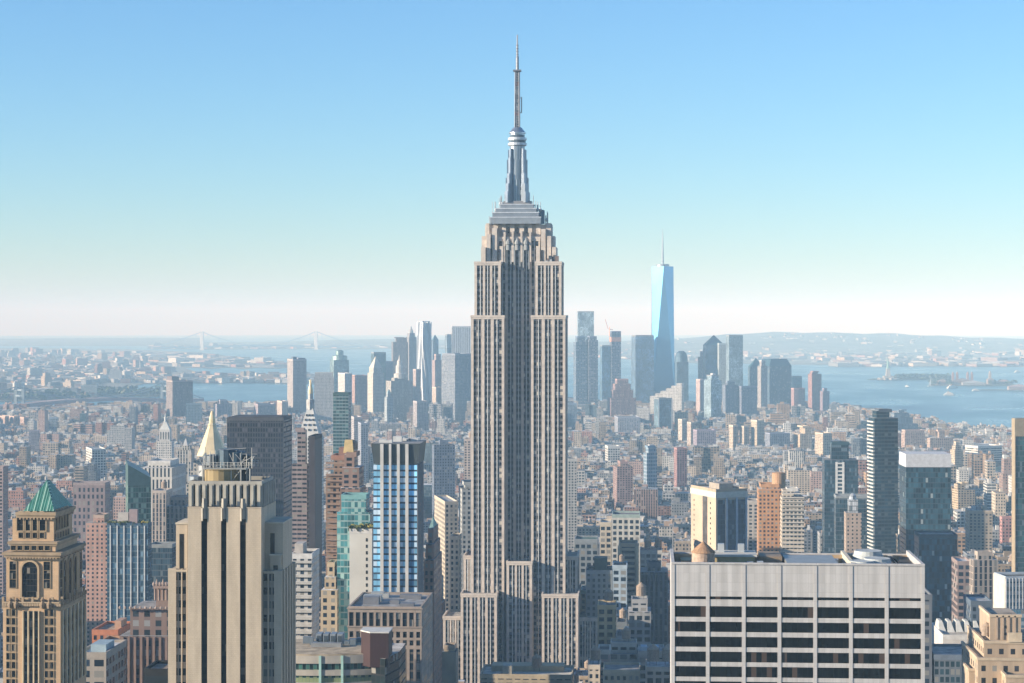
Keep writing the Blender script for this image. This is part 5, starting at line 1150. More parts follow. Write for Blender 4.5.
DT('pink brick slab beside the white sunlit slab', 352, 357, 368, 376, (.46, .30, .26), 5350, 'punch', yb=395)
DT('white stepped courthouse tower under a tall pyramid', 367.5, 373, 384, 373, (.62, .58, .50), 5150, 'punch', yb=415, tiers=[(368, .8, .8)], top=('pyr', 356, (.6, .55, .45), 1.0), name='courthouse_tower')
DT('dark green glass block behind the white pyramid courthouse', 371, 374, 386, 353, (.08, .13, .14), 6100, 'glass', yb=380)
DT('short mauve block between courthouse and ornate municipal tower', 381, 385, 393, 362, (.25, .26, .32), 6200, 'ribs', yb=385)
def muni(root, w, dp, z, zz):
    p = MB((.60, .57, .52)); r = w * .16
    p.lathe(0, 0, [(r * 1.5, z(379)), (r * 1.5, z(374)), (r, z(373.5)), (r, z(366)), (r * .7, z(365.5)), (r * .6, z(361)), (r * .3, z(360)), (.3, z(355))], 12); p.obj('tiered_cupola', [MAT['stone']], root)
DT('ornate white municipal building with tiered round cupola', 386, 391, 413, 381, (.58, .54, .48), 5000, 'ribs', yb=408, tiers=[(378, .6, .6)], parts=[muni], top=('none',), name='municipal_building')
DT('brown ribbed bank slab with pale crown', 391.5, 393, 407, 342, (.26, .22, .22), 6400, 'ribs', yb=372, yaw=12, tiers=[(338, .7, .6, .1)])
def peaky(yt, col=(.4, .4, .4), m=None):
    def f(root, w, dp, z, zz):
        p = MB(col); p.lathe(0, 0, [(w * .30, zz), (w * .28, zz + (z(yt) - zz) * .3), (w * .12, zz + (z(yt) - zz) * .7), (.5, z(yt))], 8); p.obj('spire', [m or MAT['stone']], root)
    return f
DT('slender stone spire tower beside the rippled silver tower', 405.5, 409, 416.5, 337, (.34, .33, .34), 6400, 'punch', yb=385, tiers=[(333, .7, .7)], parts=[peaky(326)], top=('none',))
def ripples(root, w, dp, z, zz):
    f = MB((.60, .63, .66)); rr = random.Random(8)
    for face in range(2):
        L_ = w if face == 0 else dp; n = 9
        for i in range(n):
            c = -L_ / 2 + L_ * (i + .5) / n; segs = 12; pts = []
            for j in range(segs + 1): pts.append((c + 1.0 * sin(j * 1.1 + i * 1.7), 1.6 + 1.2 * sin(j * .8 + i), zz * j / segs))
            for (a, b) in zip(pts, pts[1:]):
                if face == 0: q = [(a[0] - 1.3, -dp / 2 + .2, a[2]), (a[0], -dp / 2 - a[1], a[2]), (a[0] + 1.3, -dp / 2 + .2, a[2])], [(b[0] - 1.3, -dp / 2 + .2, b[2]), (b[0], -dp / 2 - b[1], b[2]), (b[0] + 1.3, -dp / 2 + .2, b[2])]
                else: q = [(-w / 2 + .2, a[0] + 1.3, a[2]), (-w / 2 - a[1], a[0], a[2]), (-w / 2 + .2, a[0] - 1.3, a[2])], [(-w / 2 + .2, b[0] + 1.3, b[2]), (-w / 2 - b[1], b[0], b[2]), (-w / 2 + .2, b[0] - 1.3, b[2])]
                for k in range(2): f.face([q[0][k], q[0][k + 1], q[1][k + 1], q[1][k]], 0)
    f.obj('rippled_steel_skin', [MAT['metal']], root)
DT('tall silvery tower with rippled steel skin', 417, 422, 431.5, 323.5, (.42, .46, .50), 5500, 'punch', yb=400, yaw=30, parts=[ripples], tiers=[(322, .8, .8)])
DT('dark blue tower with small pyramid behind the rippled silver tower', 431.5, 433, 438.5, 340, (.14, .19, .26), 6300, 'glass', yb=375, top=('pyr', 334.5, (.1, .2, .26)))
DT('blue grey slim slab left of the white ribbed tower', 445, 447, 451.5, 335, (.25, .33, .40), 6300, 'glass', yb=360)
DT('white ribbed bank tower just left of the tall skyscraper', 450.5, 452, 474, 327, (.48, .48, .50), 6300, 'ribs', yb=350, yaw=8, strips=(10, 1.6, (.62, .64, .66)))
DT('broad dark slab with a lighter grey flank, low beside the tall skyscraper', 441.5, 455, 474, 356, (.22, .24, .28), 4900, 'punch', yb=402, yaw=33, tiers=[(354.5, .95, .95)], dpm=90)
DT('small pinkish stone tower below the rippled silver tower', 413, 416, 421, 370, (.45, .36, .33), 5300, 'punch', yb=395)
DT('pink brown stepped tower between silver tower and dark slab', 432, 435, 443, 360, (.42, .31, .29), 5700, 'punch', yb=392, tiers=[(355, .6, .6)])
DT('pale ornate tower below the municipal building', 384.5, 387, 393, 397, (.40, .45, .48), 4600, 'punch', yb=425, tiers=[(393, .6, .6)], top=('pyr', 389, (.3, .4, .4), .9))
DT('tan twin block at the foot of the rippled tower', 413, 417, 428, 402, (.40, .36, .36), 4500, 'slab', yb=425)
DT('cream block low between white courthouse and dark slab', 432, 436, 442, 388, (.55, .45, .38), 5000, 'slab', yb=405)
DT('tall grey residential pair tower left half, below white courthouse', 350, 354, 362, 418, (.45, .42, .42), 3300, 'slab', yb=455, yaw=16)
DT('second grey residential tower of the pair below the white courthouse', 358, 361, 368, 424, (.33, .35, .40), 3200, 'slab', yb=460, yaw=16)
DT('brick housing tower row, leftmost, at the photo edge below the bridge', -6, 5, 11, 417, (.50, .36, .30), 5000, 'slab', yb=432, yaw=38, cat=APT, name='housing_tower', group='brick housing towers below the bridge')
DT('brick housing tower row, second, below the bridge', 9, 14, 19, 417, (.50, .36, .30), 4950, 'slab', yb=432, yaw=38, cat=APT, name='housing_tower', group='brick housing towers below the bridge')
DT('brick housing tower row, third, below the bridge tower', 20, 24, 30, 418, (.48, .34, .29), 4900, 'slab', yb=433, yaw=38, cat=APT, name='housing_tower', group='brick housing towers below the bridge')
DT('mauve square block amid low roofs left of the white campanile', 26, 29, 39, 431, (.30, .28, .32), 4000, 'slab', yb=455, yaw=10)
DT('grey blue hospital like slab with plain front near the bridge deck', 46, 49, 57, 418, (.30, .36, .42), 4700, 'punch', yb=435, yaw=12)
DT('white sunlit market hall block left of the campanile', 84, 92, 106, 450, (.62, .60, .55), 3150, 'loft', yb=465, yaw=24)
DT('dark cubic block across the river behind the suspension bridge', 79, 81, 97, 386, (.22, .27, .30), 6900, 'slab', yb=402, yaw=6, cat='apartment block')
DT('blue green office cube beside the pink flanked slab', 183, 186, 202, 404, (.20, .28, .34), 4700, 'punch', yb=425, yaw=12)
DT('stepped mauve housing block above the gold spire', 213, 217, 232, 404, (.33, .31, .36), 5000, 'slab', yb=418, yaw=20, cat=APT, tiers=[(401, .5, .6)])
DT('long mauve housing slab right of the gold spire', 254, 258, 275, 405, (.36, .30, .32), 5000, 'slab', yb=417, yaw=20, cat=APT)
DT('cream rounded housing block above the dark gridded slab', 277, 282, 288, 402, (.55, .46, .40), 4900, 'slab', yb=419, yaw=24, cat=APT)
# right group
DT('pale glass tower top, tallest just right of the skyscraper', 577, 578, 594, 312, (.32, .42, .48), 5900, 'glass', yb=385, yaw=5)
DT('unfinished blue tower wrapped in netting, left one of a pair', 573.5, 576, 587, 342, (.16, .22, .30), 5700, 'loft', yb=398, yaw=14, tiers=[(337, .7, .7)])
DT('unfinished brown and blue tower, right one of a pair', 586, 589, 598, 340, (.20, .22, .28), 5700, 'loft', yb=395, yaw=14, tiers=[(337, .8, .8)])
DT('blue residential glass tower beside the crane tower', 600, 602, 610.5, 346, (.10, .20, .30), 5500, 'glass', yb=388, yaw=14)
def crane(root, w, dp, z, zz):
    b = MB((.65, .30, .20)); b.bar((-w * .6, 0, zz - 12), (-w * .6, 0, zz + 14), 1.0); b.bar((-w * .6 - 4, 0, zz + 8), (-w * .6 - 12, 0, zz + 34), .7); b.bar((-w * .6 - 2, 0, zz + 8), (-w * .6 + 9, 0, zz + 6), .8); b.obj('tower_crane', [MAT['metal']], root)
    t = MB((.55, .28, .20)); t.box(-w / 2 - .5, w / 2 + .5, -dp / 2 - .5, dp / 2 + .5, zz - 26, zz - 14, 0, 0); t.obj('safety_netting', [MAT['paint']], root)
DT('tower under construction with orange netting and a crane on top', 609.5, 611.5, 621, 332, (.20, .24, .32), 5500, 'loft', yb=385, yaw=14, parts=[crane])
DT('pale flank glass slab next to the faceted tower', 629, 635.5, 654, 337, (.10, .18, .28), 5800, 'glass', yb=395, yaw=12, tiers=[(336, .98, .98)])
DT('rust pink stepped art deco telephone tower', 607.5, 611, 636, 398, (.42, .27, .25), 5000, 'ribs', yb=418, yaw=12, tiers=[(390, .8, .8), (384, .62, .7), (380, .45, .6)])
DT('dark rounded office tower hugging the faceted tower', 674, 677, 688.5, 362, (.07, .13, .19), 6050, 'glass', yb=400, yaw=10, top=('lathe', [(1.15, 362), (1.08, 357), (.85, 353), (.4, 351)], (.06, .11, .16)))
DT('short dark block between the faceted and rounded towers', 664, 666, 675, 363, (.09, .14, .20), 5900, 'glass', yb=380, yaw=8)
def sail(root, w, dp, z, zz):
    for i in range(6):
        s = MB((.60, .58, .55), 3); a = -w / 2 + w * i / 6; s.box(a, a + w / 6 - .003, -dp / 2 - .5, dp / 2, z(410), z(396 - i * 2.6), 0, 0); s.obj('stepped_bay', [MAT['punch']], root)
DT('white stair stepped residential block rising to the right', 650, 650, 682, 402, (.50, .47, .43), 4900, 'punch', yb=412, yaw=-14, parts=[sail], top=('none',))
DT('dark glass block with white edges below the white stepped block', 654, 659, 672, 399, (.14, .22, .28), 4500, 'glass', yb=430, yaw=18, strips=(2, -2.4, (.6, .6, .58)))
DT('narrow cream tower lit from the side, left of the peaked tower', 698, 702.5, 709, 357, (.48, .40, .38), 6000, 'ribs', yb=382, yaw=35, tiers=[(352, .6, .6)])
DT('blue tower with dark pyramid peak', 703, 706, 724.5, 345, (.07, .14, .21), 5900, 'glass', yb=378, yaw=16, top=('pyr', 335, (.03, .10, .15)))
DT('pale mint slab in front of the peaked tower', 717.5, 719, 728, 344, (.40, .46, .47), 5800, 'punch', yb=380, yaw=10)
DT('tall silver blue glass slab right of the peaked tower', 726, 729, 743, 337, (.22, .30, .35), 5700, 'glass', yb=380, yaw=14, tiers=[(335.8, .98, .98)])
DT('pink lit narrow block below the cream side lit tower', 696, 700, 704, 380, (.55, .42, .38), 5300, 'slab', yb=410, yaw=38)
DT('rounded pale blue glass tower below the peaked tower', 704, 711, 721.5, 380, (.28, .38, .44), 5000, 'glass', yb=420, yaw=22, tiers=[(376, .7, .7)], pent=[(.3, .7, .2, .7, 6, (.5, .5, .5))])
DT('dark block with one bright edge, left of its near twin', 722.5, 725.5, 738, 385, (.19, .22, .28), 5200, 'slab', yb=415, yaw=24, tiers=[(382, .6, .6)])
DT('dark block with one bright edge, right of its near twin', 738, 741.5, 757, 387, (.20, .22, .29), 5200, 'slab', yb=417, yaw=24)
DT('dark hip roofed bank tower behind the domed cut one', 748, 751, 763.5, 367, (.10, .16, .22), 6000, 'ribs', yb=385, yaw=14, top=('pyr', 358, (.04, .12, .15), 1.0))
def hip(root, w, dp, z, zz):
    p = MB((.05, .11, .15)); p.prism([(-w / 2, -dp / 2), (w / 2, -dp / 2), (w / 2, dp / 2), (-w / 2, dp / 2)], zz, z(359), 0, 0, poly1=[(-w * .36, -dp * .36), (w * .36, -dp * .36), (w * .36, dp * .36), (-w * .36, dp * .36)]); p.obj('hipped_roof', [MAT['metal']], root)
DT('broad dark blue tower with cut hipped roof and bright stepped flank', 758, 769.5, 791.5, 366, (.11, .17, .24), 5600, 'ribs', yb=405, yaw=30, parts=[hip], top=('none',), dpm=70)
DT('pale ribbed front shaft of the hipped roof tower', 757.5, 761, 767.5, 366, (.50, .46, .44), 5450, 'ribs', yb=408, yaw=30, tiers=[(361, .6, .6)])
DT('teal cube at the waterside beyond the hipped roof tower', 790, 793, 802, 377, (.07, .17, .21), 6100, 'glass', yb=390, yaw=12)
DT('rosy brick block by the water', 791, 794, 805, 389, (.42, .27, .26), 5500, 'slab', yb=407, yaw=14)
DT('red brown brick tower at the water edge, taller of two', 808, 812, 821.5, 374, (.36, .20, .18), 5600, 'slab', yb=412, yaw=26, tiers=[(372, .6, .6, -.1)])
DT('mauve brick tower lower beside the tall red brown one', 820, 823, 829.5, 391, (.28, .22, .27), 5550, 'slab', yb=412, yaw=20, tiers=[(389, .5, .5)])
# mid field right
DT('stepped dark waterfront warehouse ship shaped', 888, 893, 918, 424, (.17, .22, .28), 4500, 'slab', yb=434, yaw=18, cat='warehouse', tiers=[(418, .8, .8, -.08), (413, .6, .7, -.12), (410.5, .2, .4, -.1)], name='warehouse')
DT('buff brick block under a flat roof near the river shore', 901, 905, 925, 433, (.45, .33, .28), 3900, 'slab', yb=449, yaw=12, cat='apartment block', tiers=[(431, .95, .9)])
DT('pink tan block with raised mauve centre near the river shore', 927, 930, 953, 438, (.52, .38, .30), 3700, 'slab', yb=452, yaw=14, cat='apartment block', tiers=[(431, .25, .5, .05)])
DT('cream stepped ziggurat block in front of the pink tan one', 950, 955, 963, 450, (.56, .45, .33), 3200, 'slab', yb=466, yaw=18, cat='apartment block', tiers=[(446, .7, .7), (443, .4, .4)])
DT('long white low warehouse near the river shore', 965, 978, 1002, 447, (.62, .58, .53), 3500, 'ribbon', yb=455, yaw=30, cat='warehouse', name='warehouse')
DT('cream twin towered hotel block in the sunlit district', 952, 958, 975, 490, (.55, .42, .28), 2500, 'slab', yb=512, yaw=12, cat=APT, tiers=[(484, .4, .6, -.25)])
DT('mauve red gable block in the sunlit district', 1000, 1002, 1012, 518, (.45, .24, .22), 2200, 'punch', yb=545, yaw=8, cat='apartment block')
DT('cream C shaped block with a deep shaded court', 794, 800, 812, 434, (.56, .44, .32), 3900, 'slab', yb=452, yaw=14, cat='apartment block', tiers=[(427, .5, .9, .2)])
DT('broad cream square block right of the C shaped one', 815, 823, 832, 434, (.55, .45, .34), 3700, 'slab', yb=453, yaw=24, cat='apartment block')
DT('grey brown cap block standing free above cream roofs', 765, 770, 790, 434, (.25, .27, .33), 3900, 'slab', yb=448, yaw=16, cat='apartment block')
DT('tall cream tower with sunlit flank in the middle field', 751, 757, 764, 421, (.60, .50, .38), 4000, 'slab', yb=448, yaw=35, cat=APT)
DT('cream pair tower, left one, middle field', 729, 733, 738, 426, (.58, .48, .37), 4000, 'slab', yb=446, yaw=35, cat=APT)
DT('cream pair tower, right one, middle field', 740, 744, 749, 427, (.55, .47, .38), 4000, 'slab', yb=444, yaw=35, cat=APT)
DT('slim cream white tower, left of two, below the rounded glass tower', 678, 682, 687, 420, (.57, .50, .42), 4200, 'slab', yb=444, yaw=35, cat=APT)
DT('slim tan tower, right of two, below the rounded glass tower', 687, 691, 696, 423, (.52, .43, .36), 4100, 'slab', yb=448, yaw=35, cat=APT)
DT('mauve broad housing block under a crossed roof crane', 693, 697, 716, 431, (.33, .27, .32), 3900, 'slab', yb=446, yaw=12, cat='apartment block')
DT('dark red brick tower slim beside the curved blue tower', 674, 677, 687, 449, (.36, .20, .19), 3000, 'slab', yb=472, yaw=14, cat=APT)
DT('brick housing block with grey top left of the curved blue tower', 613, 617, 633, 467, (.33, .22, .20), 2700, 'slab', yb=492, yaw=8, cat=APT, tiers=[(463, .5, .6)])
DT('white temple like loft with dark roof in the middle field', 605, 608, 620, 447, (.60, .58, .54), 3500, 'loft', yb=460, yaw=10, cat='loft building')
DT('blue grey office block just right of the skyscraper', 566, 568, 577, 404, (.22, .28, .36), 4600, 'slab', yb=425, yaw=10)
DT('grey mauve hospital slab right of the skyscraper', 614, 618, 640, 418, (.30, .32, .38), 4400, 'slab', yb=432, yaw=8, cat='apartment block')
DT('tan stepped tower close beside the skyscraper in shade', 567, 568, 577, 460, (.45, .44, .42), 2100, 'slab', yb=500, yaw=4, cat=APT)

# ------------------------------------------------------------------ the faceted glass tower, tallest downtown
def faceted_tower():
    d = 5900; x, y = at(662.7, d); zb = -drop(d); z = lambda py: zt(py, d) - zb
    root = empty('glass_skyscraper', (x, y, zb), YAW + radians(2), 'tallest downtown tower, faceted mirror glass tapering to a needle mast', 'skyscraper')
    gm, nt, b = newmat('mirror glass'); b.inputs['Base Color'].default_value = (.55, .72, .85, 1); b.inputs['Metallic'].default_value = .65; b.inputs['Roughness'].default_value = .22
    gf = noise_fac(nt, .02, .85, 1.1); nt.links.new(scalec(nt, (.09, .30, .52), gf), b.inputs['Base Color'])
    R = 31; n = 4; z0 = 57; z1 = z(266.5)
    base = [(R * sqrt(2) * cos(pi / 4 + i * pi / 2), R * sqrt(2) * sin(pi / 4 + i * pi / 2)) for i in range(4)]
    topp = [(R * cos(pi / 2 + i * pi / 2), R * sin(pi / 2 + i * pi / 2)) for i in range(4)]
    q = MB((.35, .45, .5), 3); q.prism([base[i] for i in range(4)], 0, z0, 0, 0); q.obj('podium', [MAT['glass']], root)
    g = MB((.4, .5, .6))
    for i in range(4):
        j = (i + 1) % 4
        g.face([(*base[i], z0), (*base[j], z0), (*topp[i], z1)], 0)
        g.face([(*base[j], z0), (*topp[j], z1), (*topp[i], z1)], 0)
    g.face([(*p, z1) for p in topp], 0); g.obj('faceted_shaft', [gm], root)
    p = MB((.35, .38, .4)); p.lathe(0, 0, [(19, z1), (19, z1 + 6), (15, z1 + 7)], 20); p.obj('communications_ring', [MAT['metal']], root)
    a = MB((.45, .48, .5)); a.lathe(0, 0, [(3.2, z1 + 5), (2.6, z1 + 45), (1.6, z1 + 80), (.8, z(229))], 8)
    for k in range(6): a.lathe(0, 0, [(3.6 - k * .3, z1 + 15 + k * 11), (4.2 - k * .35, z1 + 16 + k * 11), (3.2 - k * .3, z1 + 18 + k * 11)], 8)
    a.obj('mast', [MAT['metal']], root)
    reg(x, y, 66, 66, 0, z1, ybase=398)
faceted_tower()

# ------------------------------------------------------------------ bridges
def deckline(mb, pts, w, h, mi=0, col=None):
    for a, b in zip(pts, pts[1:]):
        mb.bar(a, b, h, mi, col, n=4)
def suspension(name, label, pA, pB, dA, dB, deck_z, top_z, leg, col, sagz, ends, thick, cable_r, dcol):
    xa, ya = at(pA, dA); xb, yb = at(pB, dB)
    root = empty(name, ((xa + xb) / 2, (ya + yb) / 2, -drop((dA + dB) / 2)), 0, label, 'bridge')
    ox, oy = (xa + xb) / 2, (ya + yb) / 2; dx, dy = (xb - xa), (yb - ya); L = hypot(dx, dy); ux, uy = dx / L, dy / L; nx, ny = -uy, ux
    def P(t, z, s=0): return (xa + ux * t * L - ox + nx * s, ya + uy * t * L - oy + ny * s, z)
    for t in (0, 1):
        tw = MB(col)
        for s in (-leg[1], leg[1]):
            p = P(t, 0, s); tw.boxy(p[0], p[1], leg[0], leg[0], 0, top_z, 0, 0); tw.boxy(p[0], p[1], leg[0] * 1.5, leg[0] * 1.5, 0, deck_z * .4, 0, 0)
        for z_ in (top_z - leg[0], deck_z - leg[0] * 1.2, (top_z + deck_z) / 2):
            a, b = P(t, z_, -leg[1]), P(t, z_, leg[1]); tw.bar(a, b, leg[0] * .45, 0, col, n=4)
        tw.obj('tower', [MAT['paint']], root)
    dk = MB(dcol); n = 24; prev = None
    t0, t1 = ends
    for i in range(n + 1):
        t = t0 + (t1 - t0) * i / n; z_ = deck_z * (1 + .28 * (1 - (2 * t - 1) ** 2)) if 0 <= t <= 1 else deck_z * (1 - .18 * (abs(2 * t - 1) - 1))
        cur = [P(t, z_ - thick, -leg[1] * 1.1), P(t, z_ - thick, leg[1] * 1.1), P(t, z_ + thick * .2, leg[1] * 1.1), P(t, z_ + thick * .2, -leg[1] * 1.1)]
        if prev:
            for a in range(4):
                b = (a + 1) % 4; dk.face([prev[a], prev[b], cur[b], cur[a]], 0)
        prev = cur
    dk.obj('deck', [MAT['paint']], root)
    for s in (-leg[1], leg[1]):
        cb = MB(tuple(min(1, c * 1.1) for c in col))
        pts = [P(i / 20, sagz + (top_z - sagz) * (2 * i / 20 - 1) ** 2, s) for i in range(21)]
        left = [P(t0 * (1 - i / 8), deck_z + (top_z - deck_z) * (i / 8) ** 1.3, s) for i in range(9)]
        right = [P(1 + (t1 - 1) * i / 8, deck_z + (top_z - deck_z) * (1 - i / 8) ** 1.3, s) for i in range(9)]
        for arr in (pts, left, right):
            for a, b in zip(arr, arr[1:]): cb.bar(a, b, cable_r, n=4)
            for a in arr[1:-1:2]: cb.bar(a, (a[0], a[1], min(a[2], deck_z * 1.0)), cable_r * .35, n=3)
        cb.obj('cable', [MAT['paint']], root)
    return root
suspension('suspension_bridge', 'far pale suspension bridge with two tall towers across the harbour mouth', 202, 316, 17700, 18000, 32, 160, (24, 16), (.66, .68, .68), 46, (-.42, 1.42), 10, 2.2, (.42, .48, .52))
suspension('suspension_bridge', 'nearer blue grey suspension bridge with a rosy deck over the river', 19.5, 166, 5550, 5900, 33, 80, (8, 18), (.22, .28, .32), 42, (-.6, 1.25), 8, 1.6, (.50, .36, .34))

# ------------------------------------------------------------------ statue on its island, island buildings, boats
def statue():
    d = 8870; x, y = at(888, d); zb = -drop(d) + 1
    root = empty('statue', (x, y, zb), YAW, 'green robed figure with raised torch on a tall stone pedestal, on a small island', 'statue')
    f = MB((.30, .28, .26)); pts = []
    for i in range(22): r_ = 46 if i % 2 else 34; pts.append((r_ * cos(2 * pi * i / 22), r_ * sin(2 * pi * i / 22)))
    f.prism(pts, 0, 8, 0, 0); f.boxy(0, 0, 40, 40, 8, 16, 0, 0); f.obj('fort_base', [MAT['stone']], root)
    p = MB((.38, .34, .30)); p.prism([(-10, -10), (10, -10), (10, 10), (-10, 10)], 16, 45, 0, 0, poly1=[(-7, -7), (7, -7), (7, 7), (-7, 7)]); p.boxy(0, 0, 17, 17, 45, 48, 0, 0); p.obj('pedestal', [MAT['stone']], root)
    s = MB((.26, .42, .36)); s.lathe(0, 0, [(6.2, 48), (5.6, 55), (4.8, 66), (5.2, 74), (4.4, 79), (1.5, 81), (1.4, 82.5), (2.1, 84), (2.1, 87), (1.2, 89)], 12, sx=1.0, sy=.8)
    s.bar((-4, 0, 77), (-6.6, -1, 84), 1.4); s.bar((-6.6, -1, 84), (-7.0, -1, 92), 1.1); s.bar((4, -1, 77), (5.5, -3, 70), 1.3); s.boxy(5.5, -3.6, 2, 4.5, 69, 76)
    for i in range(7): a = pi * i / 6; s.bar((0, 0, 88), (3.6 * cos(a), 0, 88.5 + 3.6 * sin(a)), .25, n=4)
    s.obj('figure', [plain('green bronze', (.24, .40, .34), .7)], root)
    t = MB((.7, .5, .2)); t.lathe(-7, -1, [(1.2, 92), (1.8, 93.5), (1.0, 96.5), (.1, 98)], 8); t.obj('torch', [GOLD], root)
statue()
rb = random.Random(31)
def isl_building(label, px0, px1, d, h, col, roof, name='island_building', tower=None):
    x0, y0 = at(px0, d); x1, y1 = at(px1, d); w = hypot(x1 - x0, y1 - y0)
    root = empty(name, ((x0 + x1) / 2, (y0 + y1) / 2, -drop(d) + 1), YAW, label, 'building')
    b = MB(col); b.boxy(0, 0, w, 30, 0, h, 0, 1); b.obj('wall', [MAT['punch'], MAT['roof']], root)
    r_ = MB(roof); r_.pyr(-w / 2 - 1, w / 2 + 1, -16, 16, h + .003, h + 9); r_.obj('roof', [MAT['paint']], root)
    if tower:
        for tx in tower:
            t = MB(col); t.boxy(tx * w, 0, 9, 9, h, h + 26, 0, 0); t.lathe(tx * w, 0, [(5, h + 26), (4, h + 31), (.2, h + 36)], 8); t.obj('turret', [MAT['stone']], root)
isl_building('long red brick arrivals hall with four corner turrets on the far island', 952, 973, 8220, 16, (.30, .18, .15), (.22, .17, .15), tower=(-.45, -.25, .25, .45))
isl_building('white roofed ferry shed at the near edge of the brick hall island', 962, 984, 8170, 9, (.40, .39, .38), (.4, .4, .4))
isl_building('small red brick hospital wing at the left of the arrivals hall', 937, 948, 8230, 12, (.30, .19, .17), (.3, .22, .2))
isl_building('tall chimneyed boiler house at the right of the arrivals hall', 987, 993, 8220, 20, (.36, .29, .25), (.28, .22, .2), tower=(0,))
isl_building('low brick ward block nearest the right end of the island', 995, 1012, 8260, 10, (.40, .27, .24), (.35, .25, .22))
isl_building('white ferry terminal shed on the long low pier', 1008, 1030, 7600, 12, (.38, .31, .3), (.4, .3, .3))
def boat(label, px, d, L_, yaw, col=(.65, .65, .62), sail=False):
    x, y = at(px, d); root = empty('sailing_boat' if sail else 'ferry', (x, y, -drop(d) - 2.5), yaw, label, 'boat')
    h = MB(col); w = L_ * .2; h.prism([(-L_ / 2, -w / 2), (L_ * .35, -w / 2), (L_ / 2, 0), (L_ * .35, w / 2), (-L_ / 2, w / 2)], 0, L_ * .09, 0, 0, poly1=[(-L_ / 2, -w * .6), (L_ * .38, -w * .6), (L_ * .55, 0), (L_ * .38, w * .6), (-L_ / 2, w * .6)]); h.obj('hull', [MAT['paint']], root)
    if sail:
        s = MB((.7, .7, .68)); s.bar((0, 0, 0), (0, 0, L_ * 1.4), .25); s.face([(.3, 0, L_ * .15), (.3, 0, L_ * 1.35), (-L_ * .42, .2, L_ * .15)], 0); s.face([(.35, .1, L_ * .15), (-L_ * .42, .3, L_ * .15), (.35, .1, L_ * 1.35)], 0); s.obj('sail', [MAT['paint']], root)
    else:
        c = MB((.68, .66, .62)); c.box(-L_ * .4, L_ * .28, -w * .45, w * .45, L_ * .09, L_ * .2, 0, 0); c.box(-L_ * .25, L_ * .15, -w * .35, w * .35, L_ * .2, L_ * .27, 0, 0); c.obj('cabin', [MAT['paint']], root)
        f = MB((.5, .3, .15)); f.lathe(-L_ * .1, 0, [(L_ * .03, L_ * .27), (L_ * .03, L_ * .36)], 8); f.obj('funnel', [MAT['paint']], root)
boat('orange white ferry crossing the bay with a long pale wake', 949.5, 7150, 40, .1)
boat('bright white ferry lying just off the brick hall island', 952.5, 7850, 46, .4)
boat('small white boat tied at the tip of the long low pier', 976, 7560, 30, .2)
boat('thin masted sailing boat off the left end of the brick hall island', 931, 8080, 26, .2, sail=True)
boat('tiny white motor boat midway between the statue and the shore', 907, 8050, 18, -.3)
boat('tiny far white ferry near the right edge of the bay', 1018, 10200, 36, .3)
def wake():
    mb = MB((.55, .60, .62)); x0, y0 = at(949, 7150); x1, y1 = at(922, 7180); n = 14
    for i in range(n):
        t0, t1 = i / n, (i + 1) / n; w0, w1 = 3 + 6 * t0, 3 + 6 * t1
        if rb.random() < .12: continue
        mb.face([(x0 + (x1 - x0) * t0, y0 + (y1 - y0) * t0 - w0, 0), (x0 + (x1 - x0) * t0, y0 + (y1 - y0) * t0 + w0, 0), (x0 + (x1 - x0) * t1, y0 + (y1 - y0) * t1 + w1, 0), (x0 + (x1 - x0) * t1, y0 + (y1 - y0) * t1 - w1, 0)][::-1], 0)
    o = mb.obj('foam_wake', [MAT['paint']]); o.location.z = -drop(7150) - 2.5 + .8; tag(o, 'white foam wake trailing behind the orange white ferry', 'wake', kind='stuff')
wake()

# ------------------------------------------------------------------ the city fabric
AVX0 = on_plane(430, 1290)[0]                 # the avenue that passes just left of the tall skyscraper
AVE = sorted([AVX0 + 281 * i for i in range(0, 14)] + [AVX0 - 140, AVX0 - 281, AVX0 - 421, AVX0 - 562, AVX0 - 760] + [AVX0 - 760 - 230 * i for i in range(1, 14)])
PITCH = 80.5; ROFF = 1290 - 22
def overlaps(cx, cy, r):
    for hx, hy, w, dp, yaw, z in REG:
        ddx, ddy = cx - hx, cy - hy
        if abs(ddx) > 250 or abs(ddy) > 250: continue
        lx = ddx * cos(yaw) + ddy * sin(yaw); ly = -ddx * sin(yaw) + ddy * cos(yaw)
        if abs(lx) < w / 2 + r[0] / 2 and abs(ly) < dp / 2 + r[1] / 2: return True
    return False
WCOL = [((.52, .43, .33), 'cream'), ((.40, .31, .22), 'tan'), ((.36, .19, .14), 'red brick'), ((.27, .15, .12), 'dark brick'), ((.44, .30, .25), 'pink brick'), ((.36, .36, .36), 'grey'), ((.60, .58, .54), 'white'), ((.20, .22, .25), 'slate'), ((.12, .12, .13), 'dark'), ((.46, .30, .18), 'orange brick')]
WWT = [24, 16, 9, 6, 9, 14, 18, 7, 4, 4]
rf = random.Random(1234)
LOTS = []
def land_limit(px): return interp(MAN, px)
